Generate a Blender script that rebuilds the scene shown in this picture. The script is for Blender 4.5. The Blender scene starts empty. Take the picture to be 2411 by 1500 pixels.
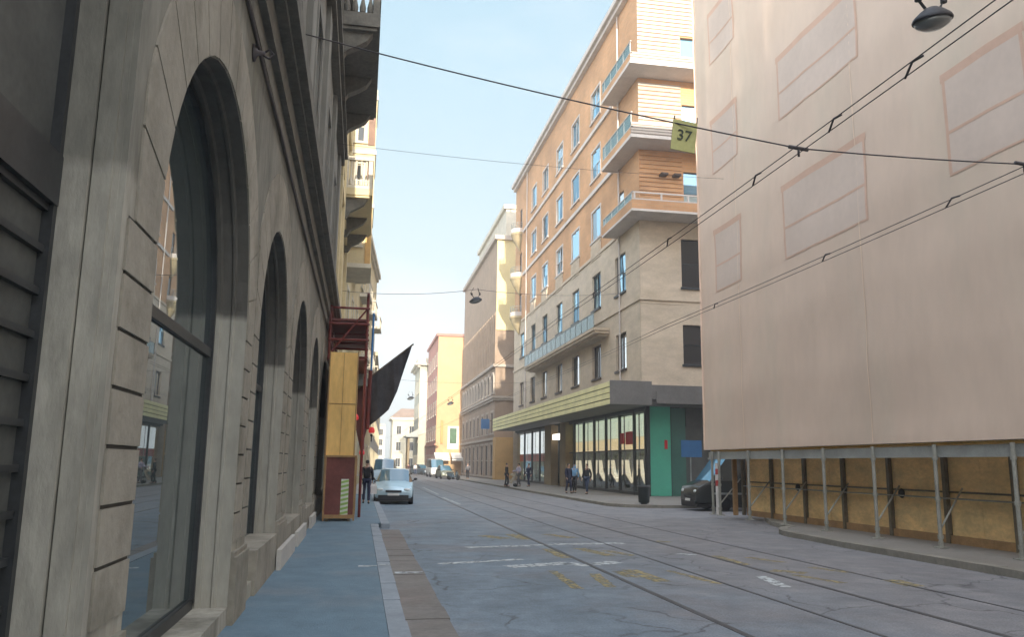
import bpy, bmesh, math, random
from mathutils import Vector, Matrix
random.seed(7)
R = math.radians
sc = bpy.context.scene
COL = sc.collection

# ------------------------------------------------------------------ materials
MATS = {}
def M(name, col, rough=.8, var=.14, scale=2.0, bump=0.0, bscale=30, metal=0, spec=.4,
      stretch=(1, 1, 1), zband=None, emit=None, stain=None, worn=None):
    m = bpy.data.materials.new(name); m.use_nodes = True
    nt = m.node_tree; N = nt.nodes; L = nt.links
    b = N['Principled BSDF']
    b.inputs['Roughness'].default_value = rough
    b.inputs['Metallic'].default_value = metal
    b.inputs['Specular IOR Level'].default_value = spec
    pos = N.new('ShaderNodeNewGeometry').outputs['Position']
    mp = N.new('ShaderNodeMapping'); mp.inputs['Scale'].default_value = stretch
    L.new(pos, mp.inputs[0])
    def noise(s, det=5, rgh=.6, src=mp.outputs[0]):
        n = N.new('ShaderNodeTexNoise'); n.inputs['Scale'].default_value = s
        n.inputs['Detail'].default_value = det; n.inputs['Roughness'].default_value = rgh
        L.new(src, n.inputs['Vector']); return n.outputs['Fac']
    def rng(src, a, bb, c, d):
        r = N.new('ShaderNodeMapRange'); L.new(src, r.inputs[0])
        for i, v in enumerate((a, bb, c, d)): r.inputs[i + 1].default_value = v
        return r.outputs[0]
    def mix(f, a, bcol):
        x = N.new('ShaderNodeMix'); x.data_type = 'RGBA'
        if isinstance(f, float): x.inputs[0].default_value = f
        else: L.new(f, x.inputs[0])
        for i, c in ((6, a), (7, bcol)):
            if isinstance(c, tuple): x.inputs[i].default_value = (*c, 1)
            else: L.new(c, x.inputs[i])
        return x.outputs[2]
    base = tuple(col)
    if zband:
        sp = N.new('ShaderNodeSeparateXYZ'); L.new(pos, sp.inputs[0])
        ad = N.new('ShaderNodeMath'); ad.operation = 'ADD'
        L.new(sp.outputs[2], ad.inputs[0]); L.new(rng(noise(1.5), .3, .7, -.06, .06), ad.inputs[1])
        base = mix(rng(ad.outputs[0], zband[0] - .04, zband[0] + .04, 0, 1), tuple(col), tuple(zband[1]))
    if stain:      # (colour, amount, scale, threshold)
        base = mix(rng(noise(stain[2], 6, .65), stain[3], stain[3] + .2, 0, stain[1]), base, tuple(stain[0]))
    f = rng(noise(scale), .3, .7, 1 - var, 1 + var)
    vm = N.new('ShaderNodeVectorMath'); vm.operation = 'SCALE'
    if isinstance(base, tuple): vm.inputs[0].default_value = base
    else: L.new(base, vm.inputs[0])
    L.new(f, vm.inputs['Scale'])
    f2 = rng(noise(scale * 9, 4), .3, .7, 1 - var * .6, 1 + var * .6)
    vm2 = N.new('ShaderNodeVectorMath'); vm2.operation = 'SCALE'
    L.new(vm.outputs[0], vm2.inputs[0]); L.new(f2, vm2.inputs['Scale'])
    L.new(vm2.outputs[0], b.inputs['Base Color'])
    if bump:
        bp = N.new('ShaderNodeBump'); bp.inputs['Strength'].default_value = bump
        bp.inputs['Distance'].default_value = .02
        L.new(noise(bscale, 6), bp.inputs['Height']); L.new(bp.outputs[0], b.inputs['Normal'])
    if emit:
        b.inputs['Emission Color'].default_value = (*emit[0], 1)
        b.inputs['Emission Strength'].default_value = emit[1]
    if worn:       # (scale, threshold): worn paint or pale streaks, broken through to the road
        tr = N.new('ShaderNodeBsdfTransparent'); ms = N.new('ShaderNodeMixShader')
        L.new(rng(noise(worn[0], 7, .7), worn[1] - .07, worn[1] + .07, 0, 1), ms.inputs[0])
        L.new(b.outputs[0], ms.inputs[1]); L.new(tr.outputs[0], ms.inputs[2])
        L.new(ms.outputs[0], N['Material Output'].inputs[0])
    MATS[name] = m
    return m

def glass_mat(name, tint, refl=.5, rough=.03, clear=0.0, gain=1.0):
    """window glass: mirror reflection by Fresnel over a diffuse tint (or see-through when clear)"""
    m = bpy.data.materials.new(name); m.use_nodes = True
    nt = m.node_tree; N = nt.nodes; L = nt.links
    N.remove(N['Principled BSDF'])
    fr = N.new('ShaderNodeFresnel'); fr.inputs['IOR'].default_value = 1.5 + refl
    gl = N.new('ShaderNodeBsdfGlossy'); gl.inputs['Roughness'].default_value = rough
    gl.inputs['Color'].default_value = (.55, .82, 1, 1) if name.startswith('window_glass') else (.92, .97, 1, 1)  # blue gloss on window panes paints in the sky's colour
    df = N.new('ShaderNodeBsdfDiffuse'); df.inputs['Color'].default_value = (*tint, 1)
    base = df.outputs[0]
    if clear:
        tr = N.new('ShaderNodeBsdfTransparent'); mx = N.new('ShaderNodeMixShader')
        tr.inputs['Color'].default_value = (.93, .97, .95, 1)
        mx.inputs[0].default_value = clear
        L.new(base, mx.inputs[1]); L.new(tr.outputs[0], mx.inputs[2]); base = mx.outputs[0]
    ms = N.new('ShaderNodeMixShader')
    gm = N.new('ShaderNodeMath'); gm.operation = 'MULTIPLY'; gm.inputs[1].default_value = gain; L.new(fr.outputs[0], gm.inputs[0])
    L.new(gm.outputs[0], ms.inputs[0]); L.new(base, ms.inputs[1]); L.new(gl.outputs[0], ms.inputs[2])
    L.new(ms.outputs[0], N['Material Output'].inputs[0])
    MATS[name] = m
    return m

# ground
def road_material():
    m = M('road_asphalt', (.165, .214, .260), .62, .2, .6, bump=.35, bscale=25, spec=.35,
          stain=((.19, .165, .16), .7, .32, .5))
    nt = m.node_tree; N = nt.nodes; L = nt.links
    b = N['Principled BSDF']; src = b.inputs['Base Color'].links[0].from_socket
    pos = N.new('ShaderNodeNewGeometry').outputs['Position']
    # sky reflection painted in: road colour turns greyer to the right
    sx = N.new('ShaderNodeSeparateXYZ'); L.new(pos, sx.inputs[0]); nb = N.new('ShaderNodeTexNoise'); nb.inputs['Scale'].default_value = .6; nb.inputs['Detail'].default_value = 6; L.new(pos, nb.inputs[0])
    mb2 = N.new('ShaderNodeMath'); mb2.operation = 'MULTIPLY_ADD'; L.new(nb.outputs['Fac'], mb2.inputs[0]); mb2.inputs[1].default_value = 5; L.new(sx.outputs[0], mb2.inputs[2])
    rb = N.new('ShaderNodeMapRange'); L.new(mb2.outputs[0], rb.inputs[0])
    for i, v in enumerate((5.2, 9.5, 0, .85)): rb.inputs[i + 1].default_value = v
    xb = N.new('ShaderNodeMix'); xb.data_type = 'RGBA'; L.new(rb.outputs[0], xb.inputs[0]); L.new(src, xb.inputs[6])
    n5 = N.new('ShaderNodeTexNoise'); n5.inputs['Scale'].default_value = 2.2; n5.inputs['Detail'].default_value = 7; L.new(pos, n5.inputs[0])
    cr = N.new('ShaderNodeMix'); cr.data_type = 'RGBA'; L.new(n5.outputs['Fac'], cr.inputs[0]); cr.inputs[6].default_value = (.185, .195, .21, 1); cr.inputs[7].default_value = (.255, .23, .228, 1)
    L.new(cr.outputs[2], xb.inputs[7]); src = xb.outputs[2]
    nz = N.new('ShaderNodeTexNoise'); nz.inputs['Scale'].default_value = 1.3; nz.inputs['Detail'].default_value = 4
    L.new(pos, nz.inputs[0])
    ad = N.new('ShaderNodeVectorMath'); ad.operation = 'MULTIPLY_ADD'
    L.new(nz.outputs['Color'], ad.inputs[0]); ad.inputs[1].default_value = (1.1, 1.1, 0); L.new(pos, ad.inputs[2])
    vo = N.new('ShaderNodeTexVoronoi'); vo.feature = 'DISTANCE_TO_EDGE'; vo.inputs['Scale'].default_value = .55
    L.new(ad.outputs[0], vo.inputs['Vector'])
    r = N.new('ShaderNodeMapRange'); L.new(vo.outputs['Distance'], r.inputs[0])
    for i, v in enumerate((.0, .016, 1, 0)): r.inputs[i + 1].default_value = v
    n2 = N.new('ShaderNodeTexNoise'); n2.inputs['Scale'].default_value = .45; L.new(pos, n2.inputs[0])
    r2 = N.new('ShaderNodeMapRange'); L.new(n2.outputs['Fac'], r2.inputs[0])
    for i, v in enumerate((.44, .56, 0, .8)): r2.inputs[i + 1].default_value = v
    mu = N.new('ShaderNodeMath'); mu.operation = 'MULTIPLY'; L.new(r.outputs[0], mu.inputs[0]); L.new(r2.outputs[0], mu.inputs[1])
    x = N.new('ShaderNodeMix'); x.data_type = 'RGBA'; L.new(mu.outputs[0], x.inputs[0]); L.new(src, x.inputs[6])
    x.inputs[7].default_value = (.05, .052, .06, 1)
    gn = N.new('ShaderNodeTexNoise'); gn.inputs['Scale'].default_value = 38; gn.inputs['Detail'].default_value = 3; L.new(pos, gn.inputs[0])
    gp = N.new('ShaderNodeTexNoise'); gp.inputs['Scale'].default_value = 1.1; gp.inputs['Detail'].default_value = 8; gp.inputs['Roughness'].default_value = .75; L.new(pos, gp.inputs[0])
    gr = N.new('ShaderNodeMapRange'); L.new(gn.outputs['Fac'], gr.inputs[0])
    for i, v in enumerate((.3, .7, .78, 1.22)): gr.inputs[i + 1].default_value = v
    gq = N.new('ShaderNodeMapRange'); L.new(gp.outputs['Fac'], gq.inputs[0])
    for i, v in enumerate((.35, .65, .80, 1.18)): gq.inputs[i + 1].default_value = v
    gm = N.new('ShaderNodeMath'); gm.operation = 'MULTIPLY'; L.new(gr.outputs[0], gm.inputs[0]); L.new(gq.outputs[0], gm.inputs[1])
    gs = N.new('ShaderNodeVectorMath'); gs.operation = 'SCALE'; L.new(x.outputs[2], gs.inputs[0]); L.new(gm.outputs[0], gs.inputs['Scale'])
    L.new(gs.outputs[0], b.inputs['Base Color'])
    return m
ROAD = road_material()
GROUND = M('ground_far', (.12, .12, .115), .9)
PAVE = M('pavement_asphalt', (.132, .208, .266), .62, .15, 2.4, bump=.5, bscale=60, stain=((.19, .19, .19), .6, .6, .52))
PAVE_R = M('pavement_stone', (.22, .205, .185), .75, .16, 1.0, bump=.3, bscale=20, stain=((.15, .13, .11), .7, .5, .5))
KERB = M('kerb_granite', (.27, .31, .35), .7, .16, 1.3, bump=.25)
KERB_R = M('kerb_worn', (.24, .225, .19), .8, .2, 1.5, bump=.25)
GUTTER = M('gutter_stone', (.215, .20, .185), .8, .18, 1.5, bump=.3, stain=((.23, .175, .155), .5, .7, .5))
RAIL = M('rail_steel', (.075, .08, .09), .5, .2, 3, metal=.3)
WHITE_P = M('road_white', (.52, .56, .57), .65, .15, 2, worn=(7, .545))
YELL_P = M('paint_yellow', (.36, .30, .15), .7, .15, 2, worn=(8, .515))
# left palazzo
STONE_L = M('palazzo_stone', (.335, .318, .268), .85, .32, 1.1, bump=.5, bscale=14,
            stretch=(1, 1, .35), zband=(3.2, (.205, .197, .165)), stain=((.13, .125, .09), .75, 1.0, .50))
STONE_LB = M('palazzo_block', (.30, .275, .225), .85, .16, 1.2, bump=.4, bscale=18, stain=((.15, .14, .105), .7, 1.3, .49))
STONE_LU = M('palazzo_upper', (.21, .205, .18), .85, .22, .8, bump=.4, bscale=14, stretch=(1, 1, .3),
             stain=((.12, .11, .09), .7, .9, .5))
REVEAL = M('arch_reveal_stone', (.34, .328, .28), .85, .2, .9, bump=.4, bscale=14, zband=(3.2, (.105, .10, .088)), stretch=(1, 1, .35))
JOINT = M('dark_joint', (.05, .047, .04), .9, .2, 2)
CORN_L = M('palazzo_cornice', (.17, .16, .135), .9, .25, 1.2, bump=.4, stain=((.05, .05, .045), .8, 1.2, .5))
MARBLE = M('sill_marble', (.52, .50, .46), .6, .1, 2)
DFRAME = M('dark_metal_frame', (.05, .053, .055), .45, .2, 3, metal=.4)
SHUT = M('dark_shutter', (.075, .078, .072), .6, .25, 2)
GL_L = glass_mat('arch_glass', (.05, .065, .066), 2.6, .008)
GL_W = glass_mat('window_glass', (.08, .19, .28), 1.9, .02)  # blue base tint stands in for reflected sky
GL_W2 = glass_mat('window_glass_deep', (.04, .09, .14), 1.5, .02)
GL_W3 = glass_mat('window_glass_blind', (.30, .36, .40), 1.2, .03)
GL_B = glass_mat('far_glass', (.03, .032, .035), .1, .1, gain=.12)
GL_D = glass_mat('dark_glass', (.015, .017, .02), .2, .05)
GL_S = glass_mat('shop_glass', (.02, .03, .028), -.05, .02, clear=.97, gain=.3)
# left further
YSTONE = M('yellow_stone', (.54, .44, .26), .85, .16, 1.0, bump=.3, stain=((.32, .25, .15), .5, .8, .52))
YSTONE2 = M('pale_yellow_render', (.58, .49, .30), .85, .12, .6)
WSTONE = M('white_stone', (.54, .50, .41), .8, .14, 1.4, bump=.2)
BSHUT = M('brown_shutter', (.20, .12, .085), .7, .2, 3)
OCHRE = M('ochre_render', (.50, .31, .12), .85, .12, 1)
# site on the left
PLY = M('plywood', (.86, .56, .19), .7, .14, 1.2, stretch=(1, 1, .3), stain=((.74, .46, .14), .5, 1.5, .5))
REDP = M('red_brown_panel', (.17, .055, .045), .65, .2, 1.3)
TIMB = M('timber_batten', (.36, .22, .10), .75, .2, 3)
REDSC = M('red_scaffold', (.16, .035, .03), .5, .25, 4)
BLUEP = M('blue_pipe', (.05, .20, .45), .5, .1, 4)
GREYM = M('grey_metal', (.26, .28, .27), .5, .15, 3, metal=.2)
BLACKF = M('black_cloth', (.055, .054, .06), .85, .35, 2.5)
CHEVG = M('chevron_green', (.30, .50, .12), .6, .1, 4)
CHEVW = M('chevron_white', (.70, .72, .62), .6, .1, 4)
REDS = M('sign_red', (.55, .02, .03), .5, .08, 3)
REDGLOW = M('sign_glow_red', (.5, .035, .05), .4, .05, 3, emit=((1, .06, .05), .04))
# orange building
def brick_mat(name, c1, c2, mortar):
    m = bpy.data.materials.new(name); m.use_nodes = True
    nt = m.node_tree; N = nt.nodes; L = nt.links; b = N['Principled BSDF']
    b.inputs['Roughness'].default_value = .85
    pos = N.new('ShaderNodeNewGeometry').outputs['Position']
    sp = N.new('ShaderNodeSeparateXYZ'); L.new(pos, sp.inputs[0])
    ad = N.new('ShaderNodeMath'); ad.operation = 'ADD'; L.new(sp.outputs[0], ad.inputs[0]); L.new(sp.outputs[1], ad.inputs[1])
    cb = N.new('ShaderNodeCombineXYZ'); L.new(ad.outputs[0], cb.inputs[0]); L.new(sp.outputs[2], cb.inputs[1])
    br = N.new('ShaderNodeTexBrick'); L.new(cb.outputs[0], br.inputs['Vector'])
    br.inputs['Color1'].default_value = (*c1, 1); br.inputs['Color2'].default_value = (*c2, 1)
    br.inputs['Mortar'].default_value = (*mortar, 1)
    br.inputs['Scale'].default_value = 1; br.inputs['Brick Width'].default_value = .5
    br.inputs['Row Height'].default_value = .16; br.inputs['Mortar Size'].default_value = .012
    nz = N.new('ShaderNodeTexNoise'); nz.inputs['Scale'].default_value = .35; nz.inputs['Detail'].default_value = 6
    L.new(pos, nz.inputs[0])
    r = N.new('ShaderNodeMapRange'); L.new(nz.outputs['Fac'], r.inputs[0])
    for i, v in enumerate((.3, .7, .78, 1.18)): r.inputs[i + 1].default_value = v
    vm = N.new('ShaderNodeVectorMath'); vm.operation = 'SCALE'
    L.new(br.outputs['Color'], vm.inputs[0]); L.new(r.outputs[0], vm.inputs['Scale'])
    L.new(vm.outputs[0], b.inputs['Base Color'])
    MATS[name] = m
    return m
BRICK = brick_mat('orange_brick', (.55, .295, .14), (.475, .255, .12), (.46, .31, .19))
TRAV = M('travertine', (.55, .455, .345), .8, .12, .8, bump=.15, stretch=(1, 1, 2.2), stain=((.44, .365, .26), .6, .55, .49))
TRAVY = M('travertine_yellowed', (.36, .29, .17), .8, .14, .7, bump=.15, stain=((.36, .30, .18), .5, .5, .5))
TRIM = M('white_trim', (.55, .50, .46), .75, .1, 1.2)
CREAMF = M('cream_fascia', (.85, .80, .44), .6, .12, 1)
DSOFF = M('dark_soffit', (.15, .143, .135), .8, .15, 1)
SLATW = M('white_slats', (.40, .345, .30), .7, .08, 1.5)
GRAIL = glass_mat('rail_glass', (.10, .22, .20), .3, .05, clear=.45)
GREENP = M('turquoise_panel', (.08, .40, .28), .45, .08, 1)
GREEND = M('dark_green_panel', (.05, .14, .115), .4, .12, 1)
PILLAR = M('brown_pillar', (.24, .18, .10), .7, .15, 1.2)
DOORB = M('dark_brown_door', (.06, .04, .03), .5, .15, 2)
LIT = M('lit_sign', (.8, .8, .75), .5, 0, 2, emit=((1, .93, .82), .25))
DISPU = M('display_frosted', (.50, .56, .44), .6, .15, .9, emit=((.72, .82, .62), .085))  # displays glow: emission added in place of shop lighting
DISPW = M('display_white', (.75, .78, .76), .6, .10, 1.3, emit=((.9, .95, 1), .12))
DISPY = M('display_yellow', (.62, .46, .20), .6, .15, .9, emit=((1, .75, .4), .085))
DISPG = M('display_planting', (.10, .15, .05), .8, .5, 3.5)
DRAPE = M('cream_drape', (.66, .55, .38), .8, .1, 2, emit=((1, .85, .6), .085))  # drapes glow as well, emission added to brighten them
SHOPD = M('shop_interior', (.045, .055, .05), .8, .3, 1)
# tarp building
TARP = M('printed_sheet', (.71, .555, .44), .75, .05, .35, bump=.5, bscale=1.9, stretch=(1, 1, .4),
         stain=((.65, .555, .435), .7, .25, .48))
TARPW = M('printed_window', (.65, .53, .445), .75, .05, .6)
TARPP = M('printed_pink', (.64, .43, .32), .75, .06, .8)
TARPS = M('sheet_seam', (.86, .68, .52), .75, .05, 1)
HOARD = M('site_hoarding', (.84, .60, .28), .75, .2, .9, stretch=(1, 1, 2), stain=((.70, .55, .27), .7, .8, .48))
GALV = M('galvanised', (.32, .32, .28), .5, .2, 3, metal=.15)
DPOST = M('dark_post', (.16, .135, .09), .7, .25, 3)
BEAMG = M('grey_beam', (.30, .31, .29), .6, .15, 2)
CONCR = M('concrete', (.30, .29, .27), .85, .15, 1)
# right further
TANST = M('tan_stone', (.32, .235, .17), .85, .12, .8, stain=((.27, .20, .145), .5, .6, .5))
GREYST = M('grey_tan_stone', (.42, .36, .30), .85, .12, .8)
CREAMW = M('cream_wall', (.66, .56, .30), .85, .08, .6)
ORW = M('orange_render', (.54, .35, .19), .85, .10, .5)
PINKW = M('red_pink_render', (.42, .20, .16), .85, .14, .5)
PALEG = M('pale_green_stone', (.46, .45, .36), .85, .12, .6)
PALEY = M('pale_yellow_wall', (.50, .44, .31), .85, .10, .5)
PALEW = M('pale_far_wall', (.50, .48, .44), .85, .08, .3)
ROOFT = M('roof_covering', (.22, .15, .11), .9, .2, 1)
BLOCKB = M('render_shade_block', (.34, .31, .27), .85, .12, .5)
AWNW = M('white_awning', (.75, .73, .68), .7, .08, 1)
GREENF = M('green_poster', (.06, .13, .07), .6, .4, 1.6)
BLUES = M('sign_blue', (.05, .16, .35), .5, .1, 2)
# vehicles and small things
CARB = M('car_paint_silver_blue', (.50, .66, .74), .25, .03, 2, metal=.25, spec=.6)
CARW = M('car_paint_white_blue', (.48, .62, .72), .3, .03, 2, spec=.6)
CARW2 = M('car_paint_white', (.66, .66, .64), .35, .03, 2, spec=.5)
CARG2 = M('car_paint_cream', (.50, .50, .45), .35, .03, 2, spec=.5)
CARD = M('car_paint_slate', (.07, .10, .13), .25, .05, 2, metal=.3, spec=.6)
CARG = M('car_paint_sage', (.20, .22, .17), .3, .05, 2, metal=.2, spec=.6)
VANP = M('van_paint_dark', (.03, .034, .034), .22, .06, 2, spec=.6)
TYRE = M('tyre_rubber', (.012, .012, .013), .85, .1, 5)
RIMM = M('wheel_alloy', (.36, .37, .38), .35, .08, 4, metal=.7)
BLKP = M('black_plastic', (.03, .03, .032), .5, .15, 4)
HEADL = M('headlamp_glass', (.62, .66, .66), .12, .04, 3, spec=.7)
PLATE = M('number_plate', (.72, .72, .68), .5, .04, 4)
CGLASS = glass_mat('car_glass', (.02, .03, .035), .5, .02)
CGLASSB = glass_mat('car_windscreen', (.05, .14, .2), .9, .03)
BIN = M('bin_green_black', (.022, .03, .032), .5, .15, 4)
WIRE = M('wire_black', (.085, .075, .078), .6, .1, 4)
SIGNY = M('sign_yellow_green', (.50, .49, .20), .6, .1, 2.5)
INK = M('sign_ink', (.06, .07, .05), .7, .1, 4)
LAMPM = M('lamp_metal', (.035, .038, .045), .5, .15, 4, metal=.3)
LAMPG = glass_mat('lamp_bowl', (.16, .17, .16), .2, .15)
POLEW = M('pole_white', (.62, .60, .58), .5, .08, 4)
POLER = M('pole_red', (.40, .05, .05), .5, .08, 4)
SKIN = M('skin', (.46, .28, .20), .6, .08, 8)
HAIR = M('hair_dark', (.035, .025, .02), .6, .2, 15)
CL = {'black': M('cloth_black', (.016, .016, .02), .85, .2, 6), 'navy': M('cloth_navy', (.02, .026, .06), .85, .2, 6),
      'lilac': M('cloth_lilac', (.36, .34, .44), .85, .1, 6), 'sky': M('cloth_sky', (.17, .36, .58), .85, .1, 6),
      'grey': M('cloth_grey', (.12, .12, .13), .85, .15, 6), 'beige': M('cloth_beige', (.42, .36, .26), .85, .1, 6),
      'jean': M('cloth_jean', (.045, .065, .12), .85, .15, 6), 'maroon': M('cloth_maroon', (.06, .02, .025), .85, .15, 6),
      'white': M('cloth_white', (.72, .70, .68), .8, .06, 6)}

# ------------------------------------------------------------------ objects
RLOC = {}
def tag(o, label=None, cat=None, group=None, kind=None):
    if label: o['label'] = label
    if cat: o['category'] = cat
    if group: o['group'] = group
    if kind: o['kind'] = kind
    return o
def thing(name, label, cat, loc=(0, 0, 0), rotz=0, group=None):
    o = bpy.data.objects.new(name, None); COL.objects.link(o)
    o.empty_display_size = .3
    o.location = loc; o.rotation_euler = (0, 0, rotz)
    RLOC[o] = Vector(loc)
    return tag(o, label, cat, group)
def copy_tree(o, parent=None):
    c = o.copy(); COL.objects.link(c)
    if parent is not None:
        c.parent = parent; c.matrix_parent_inverse = o.matrix_parent_inverse.copy()
    for ch in [x for x in KIDS.get(o, [])]:
        k = copy_tree(ch, c); KIDS.setdefault(c, []).append(k)
    return c
KIDS = {}

class MB:
    def __init__(s): s.v = []; s.f = []
    def add(s, vs, fs):
        n = len(s.v); s.v += [tuple(p) for p in vs]; s.f += [[i + n for i in f] for f in fs]; return s
    def box(s, x0, x1, y0, y1, z0, z1):
        return s.add([(x, y, z) for z in (z0, z1) for x, y in ((x0, y0), (x1, y0), (x1, y1), (x0, y1))],
                     [(3, 2, 1, 0), (4, 5, 6, 7), (0, 1, 5, 4), (1, 2, 6, 5), (2, 3, 7, 6), (3, 0, 4, 7)])
    def quad(s, a, b, c, d): return s.add([a, b, c, d], [(0, 1, 2, 3)])
    def poly(s, pts): return s.add(pts, [list(range(len(pts)))])
    def prism(s, pts, off):
        n = len(pts); off = Vector(off); q = [tuple(Vector(p) + off) for p in pts]
        s.add(list(pts) + q, [list(range(n))[::-1], [i + n for i in range(n)]] + [[i, (i + 1) % n, (i + 1) % n + n, i + n] for i in range(n)])
        return s
    def tube(s, pts, r, n=8, r2=None, cap=True):
        pts = [Vector(p) for p in pts]; m = len(pts); rings = []
        for i, p in enumerate(pts):
            t = (pts[min(i + 1, m - 1)] - pts[max(i - 1, 0)]).normalized()
            a = t.orthogonal().normalized() if abs(t.z) > .95 else t.cross(Vector((0, 0, 1))).normalized()
            b = t.cross(a); rr = r if r2 is None else r + (r2 - r) * i / (m - 1)
            rings.append([p + (a * math.cos(2 * math.pi * k / n) + b * math.sin(2 * math.pi * k / n)) * rr for k in range(n)])
        vs = [q for rg in rings for q in rg]
        fs = [(i * n + k, i * n + (k + 1) % n, (i + 1) * n + (k + 1) % n, (i + 1) * n + k) for i in range(m - 1) for k in range(n)]
        if cap: fs += [list(range(n))[::-1], [(m - 1) * n + k for k in range(n)]]
        return s.add(vs, fs)
    def lathe(s, prof, c=(0, 0, 0), n=16, axis='z', sy=1.0):
        vs = []; m = len(prof)
        for r, z in prof:
            for k in range(n):
                a = 2 * math.pi * k / n; x, y = r * math.cos(a), r * math.sin(a) * sy
                p = {'z': (x, y, z), 'x': (z, x, y), 'y': (x, z, y)}[axis]
                vs.append((p[0] + c[0], p[1] + c[1], p[2] + c[2]))
        fs = [(i * n + k, i * n + (k + 1) % n, (i + 1) * n + (k + 1) % n, (i + 1) * n + k) for i in range(m - 1) for k in range(n)]
        fs += [list(range(n))[::-1], [(m - 1) * n + k for k in range(n)]]
        return s.add(vs, fs)
    def build(s, name, mat, parent=None, smooth=False, bevel=0, world=True):
        me = bpy.data.meshes.new(name)
        root = parent
        while root is not None and root not in RLOC: root = root.parent
        off = RLOC[root] if (root is not None and world) else Vector((0, 0, 0))
        me.from_pydata([tuple(Vector(p) - off) for p in s.v], [], s.f)
        bm = bmesh.new(); bm.from_mesh(me)
        bmesh.ops.recalc_face_normals(bm, faces=bm.faces)
        if bevel:
            bmesh.ops.remove_doubles(bm, verts=bm.verts, dist=1e-5)
            bmesh.ops.bevel(bm, geom=[e for e in bm.edges if len(e.link_faces) == 2 and e.calc_face_angle(0) > .5],
                            offset=bevel, segments=2, affect='EDGES', profile=.5)
        bm.to_mesh(me); bm.free()
        me.materials.append(mat)
        if smooth:
            for p in me.polygons: p.use_smooth = True
        o = bpy.data.objects.new(name, me); COL.objects.link(o)
        if parent is not None:
            o.parent = parent; KIDS.setdefault(parent, []).append(o)
        return o
def struct(name, mb, mat):
    o = mb.build(name, mat); o['kind'] = 'structure'; return o

class Fac:
    """a facade plane: u along the wall, z up, d out of the wall"""
    def __init__(s, ox, oy, ux, uy, nx, ny):
        l = math.hypot(ux, uy); s.o = (ox, oy); s.u = (ux / l, uy / l); l = math.hypot(nx, ny); s.n = (nx / l, ny / l)
    def P(s, u, z, d=0): return (s.o[0] + s.u[0] * u + s.n[0] * d, s.o[1] + s.u[1] * u + s.n[1] * d, z)
    def box(s, mb, u0, u1, z0, z1, d0, d1):
        return mb.add([s.P(u, z, d) for z in (z0, z1) for u, d in ((u0, d0), (u1, d0), (u1, d1), (u0, d1))],
                      [(3, 2, 1, 0), (4, 5, 6, 7), (0, 1, 5, 4), (1, 2, 6, 5), (2, 3, 7, 6), (3, 0, 4, 7)])
    def wall(s, mb, u0, u1, z0, z1, holes=(), depth=.25, d=0):
        us = sorted({u0, u1, *[h[0] for h in holes], *[h[1] for h in holes]})
        zs = sorted({z0, z1, *[h[2] for h in holes], *[h[3] for h in holes]})
        us = [u for u in us if u0 <= u <= u1]; zs = [z for z in zs if z0 <= z <= z1]
        for a, b in zip(us, us[1:]):
            for c, e in zip(zs, zs[1:]):
                mu, mz = (a + b) / 2, (c + e) / 2
                if any(h[0] < mu < h[1] and h[2] < mz < h[3] for h in holes): continue
                mb.quad(s.P(a, c, d), s.P(b, c, d), s.P(b, e, d), s.P(a, e, d))
        for h in holes:
            a, b, c, e = h[:4]
            for p, q in (((a, c), (b, c)), ((b, c), (b, e)), ((b, e), (a, e)), ((a, e), (a, c))):
                mb.quad(s.P(*p, d), s.P(*q, d), s.P(*q, d - depth), s.P(*p, d - depth))
        return mb
    def window(s, root, h, depth=.25, frame=TRIM, pane=GL_W, nv=2, nh=1, sur=.12, sill=True, bar=.06, name='window', tilt=.02, surm=None):
        a, b, c, e = h[:4]; f = MB()
        if sur:
            pr = .035
            s.box(f, a - sur, a, c, e + sur, 0, pr); s.box(f, b, b + sur, c, e + sur, 0, pr); s.box(f, a, b, e, e + sur, 0, pr + .002)
        if sill: s.box(f, a - sur - .08, b + sur + .08, c - .13, c, 0, .12)
        d0, d1 = -depth, -depth + .06
        s.box(f, a, a + bar, c, e, d0, d1); s.box(f, b - bar, b, c, e, d0, d1)
        s.box(f, a + bar, b - bar, c, c + bar, d0, d1); s.box(f, a + bar, b - bar, e - bar, e, d0, d1)
        for i in range(1, nv):
            u = a + (b - a) * i / nv; s.box(f, u - bar / 2, u + bar / 2, c + bar, e - bar, d0, d1 - .004)
        for j in range(1, nh):
            z = c + (e - c) * j / nh; s.box(f, a + bar, b - bar, z - bar / 2, z + bar / 2, d0, d1 - .008)
        fo = f.build(name, frame, root)
        g = MB()
        for i in range(nv):
            for j in range(nh):
                p, q = a + (b - a) * i / nv, a + (b - a) * (i + 1) / nv
                r, t = c + (e - c) * j / nh, c + (e - c) * (j + 1) / nh
                k1, k2 = random.uniform(-tilt, tilt), random.uniform(-tilt * .4, tilt * .4)
                dm = -depth + .03
                g.quad(s.P(p, r, dm - k1 - k2), s.P(q, r, dm + k1 - k2), s.P(q, t, dm + k1 + k2), s.P(p, t, dm - k1 + k2))
        g.build('pane', pane, fo)
        return fo
LF = Fac(-1.25, 0, 0, 1, 1, 0)

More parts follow.
